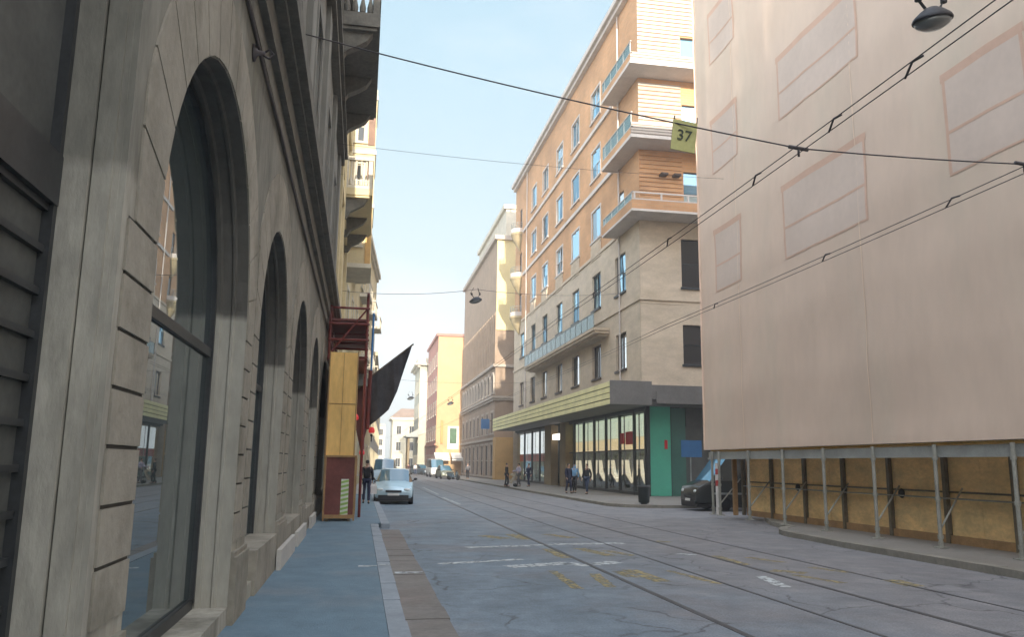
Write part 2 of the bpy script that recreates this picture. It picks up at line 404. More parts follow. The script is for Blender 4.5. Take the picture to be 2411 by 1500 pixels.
# ------------------------------------------------------------------ the setting
struct('ground', MB().add([(-900, -400, -.06), (900, -400, -.06), (900, 1500, -.06), (-900, 1500, -.06)], [(0, 1, 2, 3)]), GROUND)
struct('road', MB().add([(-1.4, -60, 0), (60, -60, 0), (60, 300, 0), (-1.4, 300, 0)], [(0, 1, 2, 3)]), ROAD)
def slab(name, pts, z, mat): return struct(name, MB().prism([(x, y, -.05) for x, y in pts], (0, 0, z + .05)), mat)
slab('pavement', [(-1.6, -40), (.34, -40), (.34, 23.2), (.62, 23.6), (.62, 80), (3.4, 165), (-1.6, 165)], .12, PAVE)
k = MB(); y = -12.0
while y < 23:
    l = random.choice((1.1, 1.4, .9, 1.7)); o_ = random.uniform(-.012, .012)
    k.box(.344, .55 + o_, y, min(y + l, 23.2) - .012, -.05, .126 + o_ * .5); y += l
y = 23.2
while y < 78:
    l = random.choice((1.1, 1.4, 1.6)); k.box(.624, .85, y, y + l - .012, -.05, .127); y += l
struct('kerb', k, KERB)
k = MB(); y = -12.0
while y < 22.5:
    l = random.choice((.8, 1.1, .95)); k.box(.56, 1.08 + random.uniform(-.015, .015), y, min(y + l, 22.6) - .01, -.05, .018 + random.uniform(-.004, .004)); y += l
struct('gutter', k, GUTTER)
# right-hand pavements with kerbs
def arc(cx, cy, r, a0, a1, n=8): return [(cx + r * math.cos(R(a0 + (a1 - a0) * i / n)), cy + r * math.sin(R(a0 + (a1 - a0) * i / n))) for i in range(n + 1)]
edgeA = [(10.75, -40), (10.75, 17.5)] + arc(14.2, 20, 3.3, 187, 130, 6) + [(12.6, 24.6), (13.4, 26.5), (14.6, 28.4), (60, 28.4)]
edgeB = [(60, 34.2), (12.6, 34.2)] + arc(12.6, 36.2, 1.9, 265, 185, 6) + [(10.7, 37), (10.7, 112), (8.6, 150), (8.0, 260)]
def kerbline(edge, w=.24):
    k = MB(); ins = []
    for i, p in enumerate(edge):
        a = Vector(edge[max(i - 1, 0)]); b = Vector(edge[min(i + 1, len(edge) - 1)]); t = (b - a).normalized()
        nrm = Vector((t.y, -t.x)); ins.append((p[0] + nrm.x * w, p[1] + nrm.y * w))
    n = 0
    for i in range(len(edge) - 1):
        a, b, c, d = edge[i], edge[i + 1], ins[i + 1], ins[i]
        ln = (Vector(b) - Vector(a)).length; m = max(1, int(ln / 1.5))
        for j in range(m):
            t0, t1 = j / m, (j + 1) / m - min(.012 / ln, .2 / m)
            q = lambda e, f, t: (e[0] + (f[0] - e[0]) * t, e[1] + (f[1] - e[1]) * t, -.05)
            k.prism([q(a, b, t0), q(a, b, t1), q(d, c, t1), q(d, c, t0)], (0, 0, .178 + random.uniform(-.006, .006)))
    return k, ins
kA, insA = kerbline(edgeA); struct('kerb', kA, KERB_R)
kB, insB = kerbline(edgeB); struct('kerb', kB, KERB_R)
slab('pavement', insA + [(60, -40)], .118, PAVE_R)
slab('pavement', insB + [(60, 260)], .118, PAVE_R)
for x, w in ((4.1, .085), (5.55, .05), (6.9, .085), (8.35, .05)):
    r_ = MB()
    ys = [-10 + 5 * i for i in range(29)]
    for a, b in zip(ys, ys[1:]):
        f0 = lambda y: x - max(0, y - 95) ** 2 * .0012
        r_.prism([(f0(a) - w / 2, a, -.02), (f0(a) + w / 2, a, -.02), (f0(b) + w / 2, b, -.02), (f0(b) - w / 2, b, -.02)], (0, 0, .025))
    struct('tram_rail', r_, RAIL)
# worn painted pedestrian stripes, yellow lane lettering strokes and pale mid-road streaks
def blob(pts, mat, z=.0045):
    # a flat patch with a slightly wavy outline, subdivided
    out = []
    n = len(pts)
    for i in range(n):
        a, b = Vector(pts[i]), Vector(pts[(i + 1) % n]); m = max(1, int((b - a).length / .25))
        for j in range(m):
            p = a + (b - a) * j / m; out.append((p.x + random.uniform(-.02, .02), p.y + random.uniform(-.02, .02), z))
    struct('road_marking_or_streak', MB().poly(out), mat)
def stripe(x0, y0, x1, y1, w, mat): 
    d = Vector((x1 - x0, y1 - y0)).normalized(); n = Vector((-d.y, d.x)) * w / 2
    blob([(x0 - n.x, y0 - n.y), (x1 - n.x, y1 - n.y), (x1 + n.x, y1 + n.y), (x0 + n.x, y0 + n.y)], mat)
for a in ((2.3, 17.95, 3.7, 18.3, .26), (3.75, 18.35, 4.3, 18.55, .24), (4.35, 18.58, 6.0, 18.8, .34),
          (1.45, 15.1, 3.05, 15.75, .2), (2.6, 14.6, 3.78, 15.1, .36), (3.72, 15.05, 4.05, 14.65, .3), (4.18, 14.87, 4.75, 15.2, .34),  # wide ones on this row: pale broken streaks in mid road
          (6.45, 16.55, 6.68, 16.25, .2), (6.5, 13.1, 6.3, 11.9, .2), (4.35, 36.5, 4.3, 44, .14), (4.45, 48, 4.6, 62, .14)):
    stripe(*a, WHITE_P)
for a in ((3.05, 20.9, 3.5, 20.0, .4), (3.85, 21.3, 3.95, 19.8, .35), (4.7, 21.3, 5.2, 20.2, .3), (3.93, 17.6, 3.95, 15.9, .22),
          (4.65, 17.7, 4.95, 16.2, .3), (5.1, 17.2, 5.4, 16.2, .22), (3.24, 14.0, 3.16, 12.0, .15), (3.84, 13.6, 3.66, 12.1, .18),
          (4.6, 14.1, 4.66, 12.6, .3), (4.33, 13.9, 4.36, 13.1, .2), (5.24, 13.9, 5.44, 12.3, .14), (6.95, 19.3, 7.2, 19.0, .25),
          (7.08, 13.8, 7.5, 13.4, .3), (7.16, 13.2, 7.46, 12.2, .16), (7.05, 16.1, 7.0, 14.6, .2), (8.45, 12.5, 8.4, 11.8, .3),
          (7.6, 15.8, 7.9, 14.9, .2), (8.0, 14.2, 8.3, 13.4, .2)):
    stripe(*a, YELL_P)
blob([(.62, 13.7), (1.06, 13.72), (1.06, 13.92), (.62, 13.9)], WHITE_P, .024)
blob([(.05, 13.78), (.33, 13.78), (.33, 13.95), (.05, 13.95)], WHITE_P, .1245)
blob([(.36, 13.78), (.54, 13.78), (.54, 13.95), (.36, 13.95)], WHITE_P, .142)

# ------------------------------------------------------------------ near left: arcaded stone palazzo
pal = thing('stone_palazzo', 'dark grey stone palazzo with a row of tall arched shop windows along the near pavement', 'building', (-1.25, 12, .1))
ARCH = [(7.05, 1.98, 3.0)] + [(11.8 + 5 * i, 1.75, 3.15) for i in range(4)]
Y0, Y1, ZT = -6.0, 30.0, 6.1
NSEG = 20
def arch_path(c, r, sp, base):
    p = [(c + r, base)]
    p += [(c + r * math.cos(math.pi * i / NSEG), sp + r * math.sin(math.pi * i / NSEG)) for i in range(NSEG + 1)]
    return p + [(c - r, base)]
w = MB()
PORT = (.5, 4.25, .1, 5.65)
LF.wall(w, Y0, ARCH[0][0] - ARCH[0][1], .1, ZT, [PORT], .28)
edges = []
for i, (c, r, sp) in enumerate(ARCH):
    for k in range(NSEG):
        a0, a1 = math.pi * k / NSEG, math.pi * (k + 1) / NSEG
        ya, za = c + r * math.cos(a0), sp + r * math.sin(a0); yb, zb = c + r * math.cos(a1), sp + r * math.sin(a1)
        w.quad(LF.P(yb, zb), LF.P(ya, za), LF.P(ya, ZT), LF.P(yb, ZT))
    nxt = ARCH[i + 1][0] - ARCH[i + 1][1] if i + 1 < len(ARCH) else Y1
    w.quad(LF.P(c + r, .1), LF.P(nxt, .1), LF.P(nxt, ZT), LF.P(c + r, ZT))
    w.quad(LF.P(c + r, .1), LF.P(c - r, .1), LF.P(c - r, .3), LF.P(c + r, .3))
    w.quad(LF.P(c + r, .3), LF.P(c - r, .3), LF.P(c - r, .3, -.4), LF.P(c + r, .3, -.4))
# far end, roof and back of the block
w.quad((-1.25, Y1, .1), (-16, Y1, .1), (-16, Y1, 15.7), (-1.25, Y1, 15.7))
w.quad((-1.25, Y0, 15.7), (-16, Y0, 15.7), (-16, Y1, 15.7), (-1.25, Y1, 15.7))
w.quad((-16, Y0, .1), (-16, Y1, .1), (-16, Y1, 15.7), (-16, Y0, 15.7))
w.quad((-1.25, Y0, .1), (-16, Y0, .1), (-16, Y0, 15.7), (-1.25, Y0, 15.7))
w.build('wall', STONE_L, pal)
# stepped, moulded reveals swept round every arch
PROF = [(0, 0), (-.11, 0), (-.125, .03), (-.15, .03), (-.165, .012), (-.25, .012), (-.265, .045), (-.38, .045)]
for c, r, sp in ARCH:
    m = MB()
    for (d0, e0), (d1, e1) in zip(PROF, PROF[1:]):
        p0 = arch_path(c, r - e0, sp, .3); p1 = arch_path(c, r - e1, sp, .3)
        for a in range(len(p0) - 1):
            m.quad(LF.P(*p0[a], d0), LF.P(*p0[a + 1], d0), LF.P(*p1[a + 1], d1), LF.P(*p1[a], d1))
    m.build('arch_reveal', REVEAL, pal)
    # glazing
    gd = -.365; f = MB(); rg = r - .04
    ap = arch_path(c, rg, sp, .3); ai = arch_path(c, rg - .055, sp, .36)
    for a in range(len(ap) - 1):
        f.add([LF.P(*ap[a], gd), LF.P(*ap[a + 1], gd), LF.P(*ai[a + 1], gd), LF.P(*ai[a], gd),
               LF.P(*ap[a], gd + .06), LF.P(*ap[a + 1], gd + .06), LF.P(*ai[a + 1], gd + .06), LF.P(*ai[a], gd + .06)],
              [(4, 5, 6, 7), (3, 2, 6, 7), (0, 1, 5, 4)])
    LF.box(f, c - rg + .055, c + rg - .055, .302, .40, gd - .02, gd + .05)
    LF.box(f, c - rg + .055, c + rg - .055, 2.80, 2.89, gd - .02, gd + .045)
    fo = f.build('window_frame', DFRAME, pal)
    g = MB()
    pts = [LF.P(*q, gd + .012) for q in arch_path(c, rg - .02, sp, 2.86)]
    g.poly(pts)
    g.quad(LF.P(c - rg, .33, gd + .012), LF.P(c + rg, .33, gd + .012), LF.P(c + rg, 2.84, gd + .012), LF.P(c - rg, 2.84, gd + .012))
    g.build('pane', GL_L, fo)
# block quoins beside the arches and radial voussoirs above them
bl = MB(); GAP = .022; BD = .014
def blk(pts): bl.prism([LF.P(y, z, .0005) for y, z in pts], (BD, 0, 0))
for i, (c, r, sp) in enumerate(ARCH):
    for s in (-1, 1):
        wd = .70 if i else (.66 if s < 0 else .5)
        if i == 1 and s < 0: wd = .46
        z = .92; j = 0
        while z < sp - .1:
            h = (sp - .92) / 7
            y0, y1 = c + s * (r + .012), c + s * (r + wd - .04)
            blk([(y0, z + GAP / 2), (y1, z + GAP / 2), (y1, z + h - GAP / 2), (y0, z + h - GAP / 2)]); z += h; j += 1
    NV = 15
    for k in range(NV):
        a0, a1 = math.pi * k / NV, math.pi * (k + 1) / NV
        ro = min(r + .78, 2.62); rr = r + .012
        da = GAP / 2 / r
        A = [(c + rr * math.cos(t), sp + rr * math.sin(t)) for t in (a0 + da, (a0 + a1) / 2, a1 - da)]
        lim = 2.42 if i else 2.48
        def outp(t):
            x, zz = ro * math.cos(t), ro * math.sin(t)
            x = max(-2.22 if i == 1 else -lim, min(lim, x)); return (c + x, sp + zz)
        B = [outp(t) for t in (a1 - da * .7, (a0 + a1) / 2, a0 + da * .7)]
        if i == 0 and k >= NV - 2: B = [(max(b[0], 4.32), b[1]) for b in B]
        blk(A + B)
bl.build('quoin_blocks', STONE_LB, pal)
for i, (c, r, sp) in enumerate(ARCH):
    for sd in (-1, 1):
        jm = MB()
        wd = (.70 if i else (.66 if sd < 0 else .5)) - (.24 if (i == 1 and sd < 0) else 0) - .06
        h = (sp - .92) / 7
        for j in range(1, 8):
            z = .92 + j * h; y0, y1 = sorted((c + sd * (r + .02), c + sd * (r + wd)))
            LF.box(jm, y0, y1, z - .010, z + .010, .0003, .003)
        jm.build('joint_lines', JOINT, pal)
# near portal: moulded jamb strips and dark shutters
pj = MB()
LF.box(pj, 4.255, 4.33, .1, 5.65, .0, .03)
LF.box(pj, 4.20, 4.2495, .1, 5.6, -.27, -.13); LF.box(pj, 4.225, 4.2485, .1, 5.6, -.12, -.03)
pj.build('portal_jamb', STONE_L, pal)
s_ = MB()
LF.box(s_, .5, 4.2, .1, 5.6, -.36, -.30)
sh = s_.build('shutter', SHUT, pal)
s_ = MB(); z = .25
while z < 2.95: LF.box(s_, .6, 4.15, z, z + .035, -.30, -.27); z += .205
LF.box(s_, .55, 4.18, 2.95, 3.2, -.30, -.24); LF.box(s_, 4.15, 4.195, .1, 5.6, -.30, -.25); LF.box(s_, .55, .6, .1, 5.6, -.30, -.25)
s_.build('shutter_rail', DFRAME, sh)
# plinth blocks
for a, b in ((4.27, 5.05), (9.05, 10.03), (13.57, 15.03), (18.57, 20.03), (23.57, 25.03), (28.57, 30)):
    pl = MB(); LF.box(pl, a, b, .1, .78, .0005, .06); LF.box(pl, a + .01, b - .01, .775, .83, .0005, .035); pl.build('plinth', STONE_LB, pal)
for a, b, z, d in ((13.42, 16.3, .42, .13), (17.0, 19.6, .40, .13), (21.6, 23.8, .40, .13)):
    sl = MB(); LF.box(sl, a, b, .115, z, .062, d); sl.build('guard_stone', MARBLE, pal)
for a, b in ((10.95, 13.5), (15.1, 18.5), (20.1, 23.5), (25.1, 28.5)):
    sl = MB(); LF.box(sl, a, b, .302, .66, -.36, .045); LF.box(sl, a, b, .11, .302, .002, .045); sl.build('sill', STONE_LB, pal)
cn = MB()
for z0, z1, d in ((6.0, 6.26, .05), (6.26, 6.58, .13), (6.58, 6.66, .25), (6.66, 6.92, .36), (6.92, 6.97, .30)):
    LF.box(cn, Y0, Y1, z0, z1, -.02, d)
cn.build('cornice', CORN_L, pal)
up = MB(); holes = []
for i in range(-2, 5):
    c = 6.8 + 5 * i
    holes += [(c - .75, c + .75, 8.0, 11.0), (c - .75, c + .75, 13.2, 14.9)]
LF.wall(up, Y0, Y1, 6.97, 15.7, holes, .3, d=-.02)
for i in range(-2, 6):
    c = 4.3 + 5 * i; LF.box(up, c - .45, c + .45, 6.98, 15.2, -.019, .09)
up.build('upper_wall', STONE_LU, pal)
for h in holes: LF.window(pal, h, .24, STONE_LU, GL_D, 2, 2, sur=.2)
for z, nm in ((12.6, 'string_course'), (15.3, 'eaves_cornice')):
    cn = MB()
    LF.box(cn, Y0, Y1, z, z + .25, -.02, .2); LF.box(cn, Y0, Y1, z + .25, z + .4, -.02, .42 if z > 15 else .3)
    cn.build(nm, CORN_L, pal)
def balcony(root, y0, y1, x1, z, mat, matb, brk=3, h=1.0, front_only=False):
    b = MB(); b.box(-1.21, x1, y0, y1, z, z + .3); b.box(-1.2, x1 - .08, y0 + .06, y1 - .06, z - .1, z)
    o = b.build('balcony', mat, root)
    for k in range(brk):
        b = MB(); yy = y0 + .35 + (y1 - y0 - .7) * k / (brk - 1)
        pr = [(-1.22, z - 1.0), (-1.05, z - .98), (-.9, z - .7), (-.55, z - .5), (x1 - .35, z - .35), (x1 - .2, z - .1), (-1.22, z - .1)]
        b.prism([(x, yy - .16, zz) for x, zz in pr], (0, .32, 0)); b.build('bracket', CORN_L, o)  # dark cornice stone puts the shade under the balcony into the colour
    r_ = MB()
    r_.box(-1.2, x1 - .02, y0 + .02, y0 + .22, z + .3, z + .42); r_.box(x1 - .22, x1 - .02, y0 + .22, y1 - .02, z + .3, z + .42)
    r_.box(-1.2, x1, y0, y0 + .24, z + .3 + h, z + .45 + h); r_.box(x1 - .24, x1, y0 + .24, y1, z + .3 + h, z + .45 + h)
    r_.box(-1.2, x1 - .02, y1 - .22, y1 - .02, z + .3, z + .42); r_.box(-1.2, x1 - .24, y1 - .24, y1, z + .3 + h, z + .45 + h)
    for xx, yy in ((x1 - .21, y0 + .03), (x1 - .21, y1 - .21), (-1.2, y0 + .03)):
        r_.box(xx, xx + .18, yy, yy + .18, z + .42, z + .3 + h)
    pf = [(.04, 0), (.085, .05), (.09, .2), (.045, .42), (.03, .55), (.055, h - .14), (.05, h - .12)]
    pf = [(a, q * 1.0) for a, q in pf]
    n = 4
    for k in range(n): r_.lathe(pf, (-.92 + (x1 - .3 + .92) * k / (n - 1), y0 + .13, z + .42), 8)
    m = max(3, int((y1 - y0) / .32))
    for k in range(m): r_.lathe(pf, (x1 - .12, y0 + .4 + (y1 - y0 - .8) * k / (m - 1), z + .42), 8)
    r_.build('balustrade', matb, o)
    return o
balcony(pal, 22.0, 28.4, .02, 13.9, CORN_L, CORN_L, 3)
# hook rosettes that hold the tram span wires
for (yy, zz), lb in (((9.92, 7.09), 'small iron wall hook above the cornice holding the tram span wire'), ((8.15, 5.83), 'small iron wall hook just below the dark cornice of the palazzo')):
    h = MB(); X0 = -1.25 if zz < 6 else -1.27
    h.lathe([(.09, 0), (.09, .02), (.03, .05), (.02, .12)], (X0, yy, zz), 12, 'x')
    h.tube([(X0 + .1, yy, zz), (X0 + .16, yy, zz + .05), (X0 + .2, yy, zz), (X0 + .16, yy, zz - .05), (X0 + .1, yy, zz - .02)], .012, 6)
    tag(h.build('wall_hook', WIRE, None, True), lb, 'hook', 'wall hooks for span wires')
cb = MB(); cb.tube([(-1.2, y, 5.93 + .03 * math.sin(y * 1.3)) for y in [Y0 + .7 * i for i in range(51)]], .018, 6)
cb.build('cable', WIRE, pal)

# ------------------------------------------------------------------ further left
p2 = thing('yellow_palazzo', 'sunlit yellow stone palazzo with balustraded balcony and a projecting bay behind the scaffold', 'building', (-1.25, 38, .1))
w = MB(); holes = []
for c in (32.6, 37.7, 44.5):
    for z in (3.2, 8.0, 13.4, 18.2):
        holes.append((c - .65, c + .65, z, z + 2.4))
LF.wall(w, 30.02, 47, .1, 21, holes, .3)
w.quad((-1.25, 47, .1), (-14, 47, .1), (-14, 47, 21), (-1.25, 47, 21)); w.quad((-1.25, 30.02, 17), (-14, 30.02, 17), (-14, 30.02, 21), (-1.25, 30.02, 21))
w.quad((-1.25, 30.02, 21), (-14, 30.02, 21), (-14, 47, 21), (-1.25, 47, 21)); w.quad((-14, 30.02, .1), (-14, 47, .1), (-14, 47, 21), (-14, 30.02, 21))
w.build('wall', YSTONE, p2)
for h in holes: LF.window(p2, h, .25, YSTONE2, GL_D, 2, 1, sur=.2)
for z in (7.2, 12.3, 17.4, 20.6):
    c = MB(); LF.box(c, 30.02, 47, z, z + .3, -.02, .14); c.build('string_course', YSTONE2, p2)
for yy in (30.1, 34.0, 40.9):
    q = MB(); LF.box(q, yy, yy + .45, .1, 20.5, -.01, .16); q.build('pilaster', YSTONE2, p2)
balcony(p2, 34.5, 41.0, .02, 13.0, YSTONE2, WSTONE, 3, 1.25)
# enclosed bay, its window wall turned to the camera
bay = MB(); BF = Fac(-1.25, 42.6, 1, 0, 0, -1)
bh = [(.32, .74, z, z + 1.75) for z in (12.9, 15.6, 18.6)]
BF.wall(bay, 0, 1.32, 11.8, 21.6, bh, .18)
bay.quad((.07, 42.6, 11.8), (.07, 46.4, 11.8), (.07, 46.4, 21.6), (.07, 42.6, 21.6)); bay.quad((-1.25, 46.4, 11.8), (.07, 46.4, 11.8), (.07, 46.4, 21.6), (-1.25, 46.4, 21.6))
bay.quad((-1.25, 42.6, 21.6), (.07, 42.6, 21.6), (.07, 46.4, 21.6), (-1.25, 46.4, 21.6)); bay.quad((-1.25, 42.6, 11.8), (.07, 42.6, 11.8), (.07, 46.4, 11.8), (-1.25, 46.4, 11.8))
bo = bay.build('bay', YSTONE2, p2)
for h in bh: BF.window(bo, h, .15, WSTONE, GL_D, 1, 2, sur=.09)
for z in (18.4, 15.4):
    s_ = MB(); BF.box(s_, .92, 1.28, z, z + 2.1, .002, .05); s_.build('shutter', BSHUT, bo)
s_ = MB(); BF.box(s_, 1.0, 1.29, 11.85, 14.9, .003, .06); s_.build('blind', OCHRE, bo)
for z in (11.7, 14.95, 17.9, 21.0):
    s_ = MB(); BF.box(s_, -.01, 1.37, z, z + .22, -3.84, .07); s_.build('string_course', WSTONE, bo)

def block(name, label, cat, F, L, D, H, mat, rows, cols, ww, wh, z0s, trim, pane=GL_D, holes_fn=None, roofmat=None, z0=.1, frame=None, sur=.12, cornice=.35, depth=.2):
    t = thing(name, label, cat, F.P(L / 2, z0))
    w = MB(); hs = []
    for zz in z0s:
        for k in range(cols):
            u = L * (k + .5) / cols; hs.append((u - ww / 2, u + ww / 2, zz, zz + wh))
    F.wall(w, 0, L, z0, H, hs, depth)
    a, b, c, d = F.P(0, 0), F.P(L, 0), F.P(L, 0, -D), F.P(0, 0, -D)
    for p, q in ((b, c), (c, d), (d, a)):
        w.quad((p[0], p[1], z0), (q[0], q[1], z0), (q[0], q[1], H), (p[0], p[1], H))
    w.quad(*[(p[0], p[1], H) for p in (a, b, c, d)])
    w.build('wall', mat, t)
    for h in hs: F.window(t, h, depth * .85, frame or trim, pane, 2, 1, sur=sur)
    if cornice:
        c_ = MB(); F.box(c_, -cornice, L, H - .15, H + .2, -D, cornice); F.box(c_, -cornice * .5, L, H - .45, H - .15, -.03, cornice * .5)
        c_.build('cornice', trim, t)
    return t
F3 = Fac(-1.25, 47.02, 2.05, 29, 29, -2.05)
b3 = block('ornate_house', 'cream house with many small framed windows beyond the yellow bay', 'building', F3, 29.07, 10, 18.6, YSTONE2, 4, 9, 1.2, 2.1,
      (.9, 5.3, 9.6, 13.9), WSTONE, sur=.22)
for zz in (9.0, 13.3):
    for k in range(4):
        b = MB(); u = 3 + 7 * k; F3.box(b, u, u + 3, zz - .25, zz, .001, .7)
        F3.box(b, u, u + 3, zz + .75, zz + .85, .6, .7)
        for j in range(9): F3.box(b, u + .1 + j * .33, u + .2 + j * .33, zz, zz + .75, .62, .68)
        F3.box(b, u, u + .08, zz + .75, zz + .85, .0, .6); b.build('balcony', WSTONE, b3)
F4 = Fac(.8, 76.2, 2.6, 88, 88, -2.6)
block('pale_house', 'pale washed-out row of low fronts far down the left side of the street', 'building', F4, 88, 10, 11.5, PALEW, 2, 20, 1.4, 2.2, (.8, 4.6, 8.2), PALEY)

# site hoarding box, scaffold and dark banner on the left pavement
hb = thing('site_hoarding', 'tall plywood hoarding box with dark red base against the left wall', 'hoarding', (-.57, 24.2, .12))
p = MB(); p.box(-.96, -.2, 24.2, 24.22, 1.92, 4.87); p.box(-.22, -.2, 24.22, 29.5, 1.92, 4.87); p.box(-.96, -.2, 24.22, 29.5, 4.85, 4.868)
p.build('plywood_panel', PLY, hb)
p = MB(); p.box(-.95, -.21, 24.185, 24.198, 3.38, 3.40); p.box(-.585, -.575, 24.185, 24.198, 1.95, 4.85); p.build('panel_joint', TIMB, hb)
p = MB(); p.box(-.93, -.15, 24.16, 24.18, .3, 1.90); p.box(-.17, -.15, 24.18, 29.5, .3, 1.90); p.build('red_panel', REDP, hb)
p = MB()
p.box(-.98, -.93, 24.13, 24.2, .14, 1.93); p.box(-.15, -.10, 24.13, 24.2, .14, 1.93); p.box(-.98, -.10, 24.12, 24.2, 1.88, 1.935); p.box(-.98, -.10, 24.12, 24.2, .2, .3)
p.box(-.99, -.96, 24.18, 24.24, 1.93, 4.9); p.box(-.2, -.17, 24.18, 24.24, 1.93, 4.9)
for yy in (25.5, 27, 28.5): p.box(-.15, -.10, yy, yy + .06, .14, 1.93)
p.box(-.15, -.10, 24.2, 29.5, 1.86, 1.92)
p.build('batten', TIMB, hb)
p = MB(); p.box(-.50, -.29, 24.15, 24.159, .3, 1.28); cs = p.build('warning_strip', CHEVW, hb)
p = MB()
for k in range(8):
    z = .3 + k * .122
    p.prism([(-.499, 24.147, z), (-.291, 24.147, z + .05), (-.291, 24.147, min(z + .112, 1.28)), (-.499, 24.147, z + .062)], (0, .002, 0))
p.build('chevron', CHEVG, cs)
p = MB(); p.box(-.9, -.82, 24.2, 29.4, .12, .2); p.box(-.3, -.22, 24.2, 29.4, .12, .2); p.build('skid', DPOST, hb)

sc_ = thing('scaffold', 'dark red tube scaffold with platforms above the plywood hoarding box', 'scaffold', (-.5, 28, .12))
t_ = MB()
for x in (-1.1, .03):
    for y in (26, 28.2, 30.4, 32.6): 
        if x > -1: t_.tube([(x, y, .12), (x, y, 7.0)], .045, 6)
        else: t_.tube([(x, y, 4.9), (x, y, 7.2)], .045, 6)
t_.build('standard', REDSC, sc_)
t_ = MB()
for z in (4.95, 5.5, 6.0, 6.5, 6.95):
    for x in (-1.1, .03): t_.tube([(x, 25.8, z), (x, 32.8, z)], .04, 6)
for z in (5.5, 6.0, 6.5):
    for y in (26, 28.2, 30.4): t_.tube([(-1.15, y - .06, z), (.1, y - .06, z)], .04, 6)
t_.tube([(-1.1, 25.9, 5), (.03, 25.9, 6.5)], .03, 6)
t_.build('ledger', REDSC, sc_)
t_ = MB(); t_.box(-1.15, .08, 25.9, 32.7, 4.86, 4.93); t_.box(-1.15, .05, 26.1, 32.5, 6.12, 6.17); t_.build('platform', REDP, sc_)
t_ = MB(); t_.box(-.25, .12, 29.9, 33, 4.45, 4.85); t_.build('fascia_board', GREYM, sc_)
t_ = MB(); t_.tube([(.24, 30, 4.5), (.25, 30, 7.1)], .04, 8); t_.build('blue_pole', BLUEP, sc_)
t_ = MB(); t_.tube([(.2, 30, 2.9), (.22, 30, 5.0)], .07, 8); t_.tube([(.05, 30.2, 2.2), (.05, 30.2, 4.5)], .06, 8); t_.build('maroon_post', REDSC, sc_)
t_ = MB()   # debris net hanging under the deck, drawn to a point
for a, b in (([(-.28, 30.3, 4.45), (.2, 30.3, 4.45), (.2, 30.3, 3.0), (.0, 30.3, 2.1), (-.2, 30.3, 2.9)], (0, .5, 0)),): t_.prism(a, b)
t_.build('debris_net', REDP, sc_)
for (x, y, z), lb in (((-.24, 29.8, 3.3), 'red lamp-shaped sign on the scaffold edge beside the plywood box'), ((.36, 31, 2.9), 'red lamp-shaped sign just below the dark hanging banner'), ((.05, 36, 2.15), 'red lamp-shaped sign lowest of three by the left pavement')):
    l = MB(); l.lathe([(.05, -.09), (.10, -.08), (.115, 0), (.09, .09), (.04, .13)], (x, y, z), 12)  # stands for a red sign, shaped and glowing like a lamp
    lo = tag(l.build('red_sign', REDGLOW, None, True, world=False), lb, 'lamp', 'red lamp-shaped signs on the site')
    b_ = MB(); b_.box(x - .04, x + .04, y, y + .2, z - .2, z - .12); b_.box(x - .02, x + .02, y + .16, y + .2, z - 1.0 if y > 35 else z - .4, z - .12); b_.build('bracket', BLKP, lo, world=False)

fl = thing('hanging_banner', 'large dark grey cloth banner hanging from a slanting pole over the pavement', 'banner', (.2, 30, 4.6))
t_ = MB(); t_.tube([(-.2, 30.02, 4.35), (.3, 30.02, 4.83), (1.72, 30.02, 6.02)], .03, 8); t_.build('pole', DPOST, fl)
top = [(.12, 4.645), (.42, 4.915), (.78, 5.215), (1.16, 5.535), (1.46, 5.785), (1.66, 5.955)]
bot = [(.2, 2.98), (.48, 3.2), (.92, 3.62), (1.2, 4.3), (1.45, 5.2), (1.66, 5.9)]
vs = []; nu, nv = 20, 12
def interp(a, t):
    t *= len(a) - 1; i = min(int(t), len(a) - 2); f = t - i
    return tuple(a[i][k] + (a[i + 1][k] - a[i][k]) * f for k in (0, 1))
for i in range(nu + 1):
    for j in range(nv + 1):
        a, b = interp(top, i / nu), interp(bot, i / nu); s = j / nv
        vs.append((a[0] + (b[0] - a[0]) * s, 30 + .10 * math.sin(i * .9 + s * 1.5) * (.3 + s) + .05 * math.sin(i * 2.3), a[1] + (b[1] - a[1]) * s))
n = len(vs); m1 = nv + 1
t_ = MB(); t_.add(vs + [(x, y + .012, z) for x, y, z in vs],
    [(i * m1 + j, (i + 1) * m1 + j, (i + 1) * m1 + j + 1, i * m1 + j + 1) for i in range(nu) for j in range(nv)] +
    [(n + i * m1 + j, n + i * m1 + j + 1, n + (i + 1) * m1 + j + 1, n + (i + 1) * m1 + j) for i in range(nu) for j in range(nv)])
t_.build('cloth', BLACKF, fl, smooth=True)

# ------------------------------------------------------------------ orange brick block with the canopy
OX, OY = 15.4, 44.5
FW = Fac(OX, OY, 0, 1, -1, 0); FS = Fac(OX, OY, 1, 0, 0, -1)
LEN, DEP, HT = 40.3, 22.0, 31.0
ob = thing('brick_block', 'tall orange brick block with pale stone lower floors and wraparound corner balconies', 'building', (OX, OY, .12))
COLS = [53.6, 59.25, 64.5, 70.0, 75.0]
hb_ = []
for zz in (26.05, 21.6, 17.15): hb_ += [(c - OY - 1.08, c - OY + 1.08, zz, zz + 2.15) for c in COLS]
hb_d = [(47.4 - OY, 48.7 - OY, zz, zz + 2.5) for zz in (25.1, 20.6, 16.2)]      # balcony doors
hb_e = [(81.2 - OY, 82.4 - OY, zz, zz + 2.4) for zz in (25.6, 20.9, 16.6)]
hs_D = [(c - OY - 1.05, c - OY + 1.05, 12.25, 14.7) for c in [48.2] + COLS + [80.4]]
hs_E = [(c - OY - 1.05, c - OY + 1.05, 7.5, 9.75) for c in [48.2] + COLS + [80.4]]
w = MB(); FW.wall(w, 0, LEN, 16.0, HT, hb_ + hb_d + hb_e, .14)
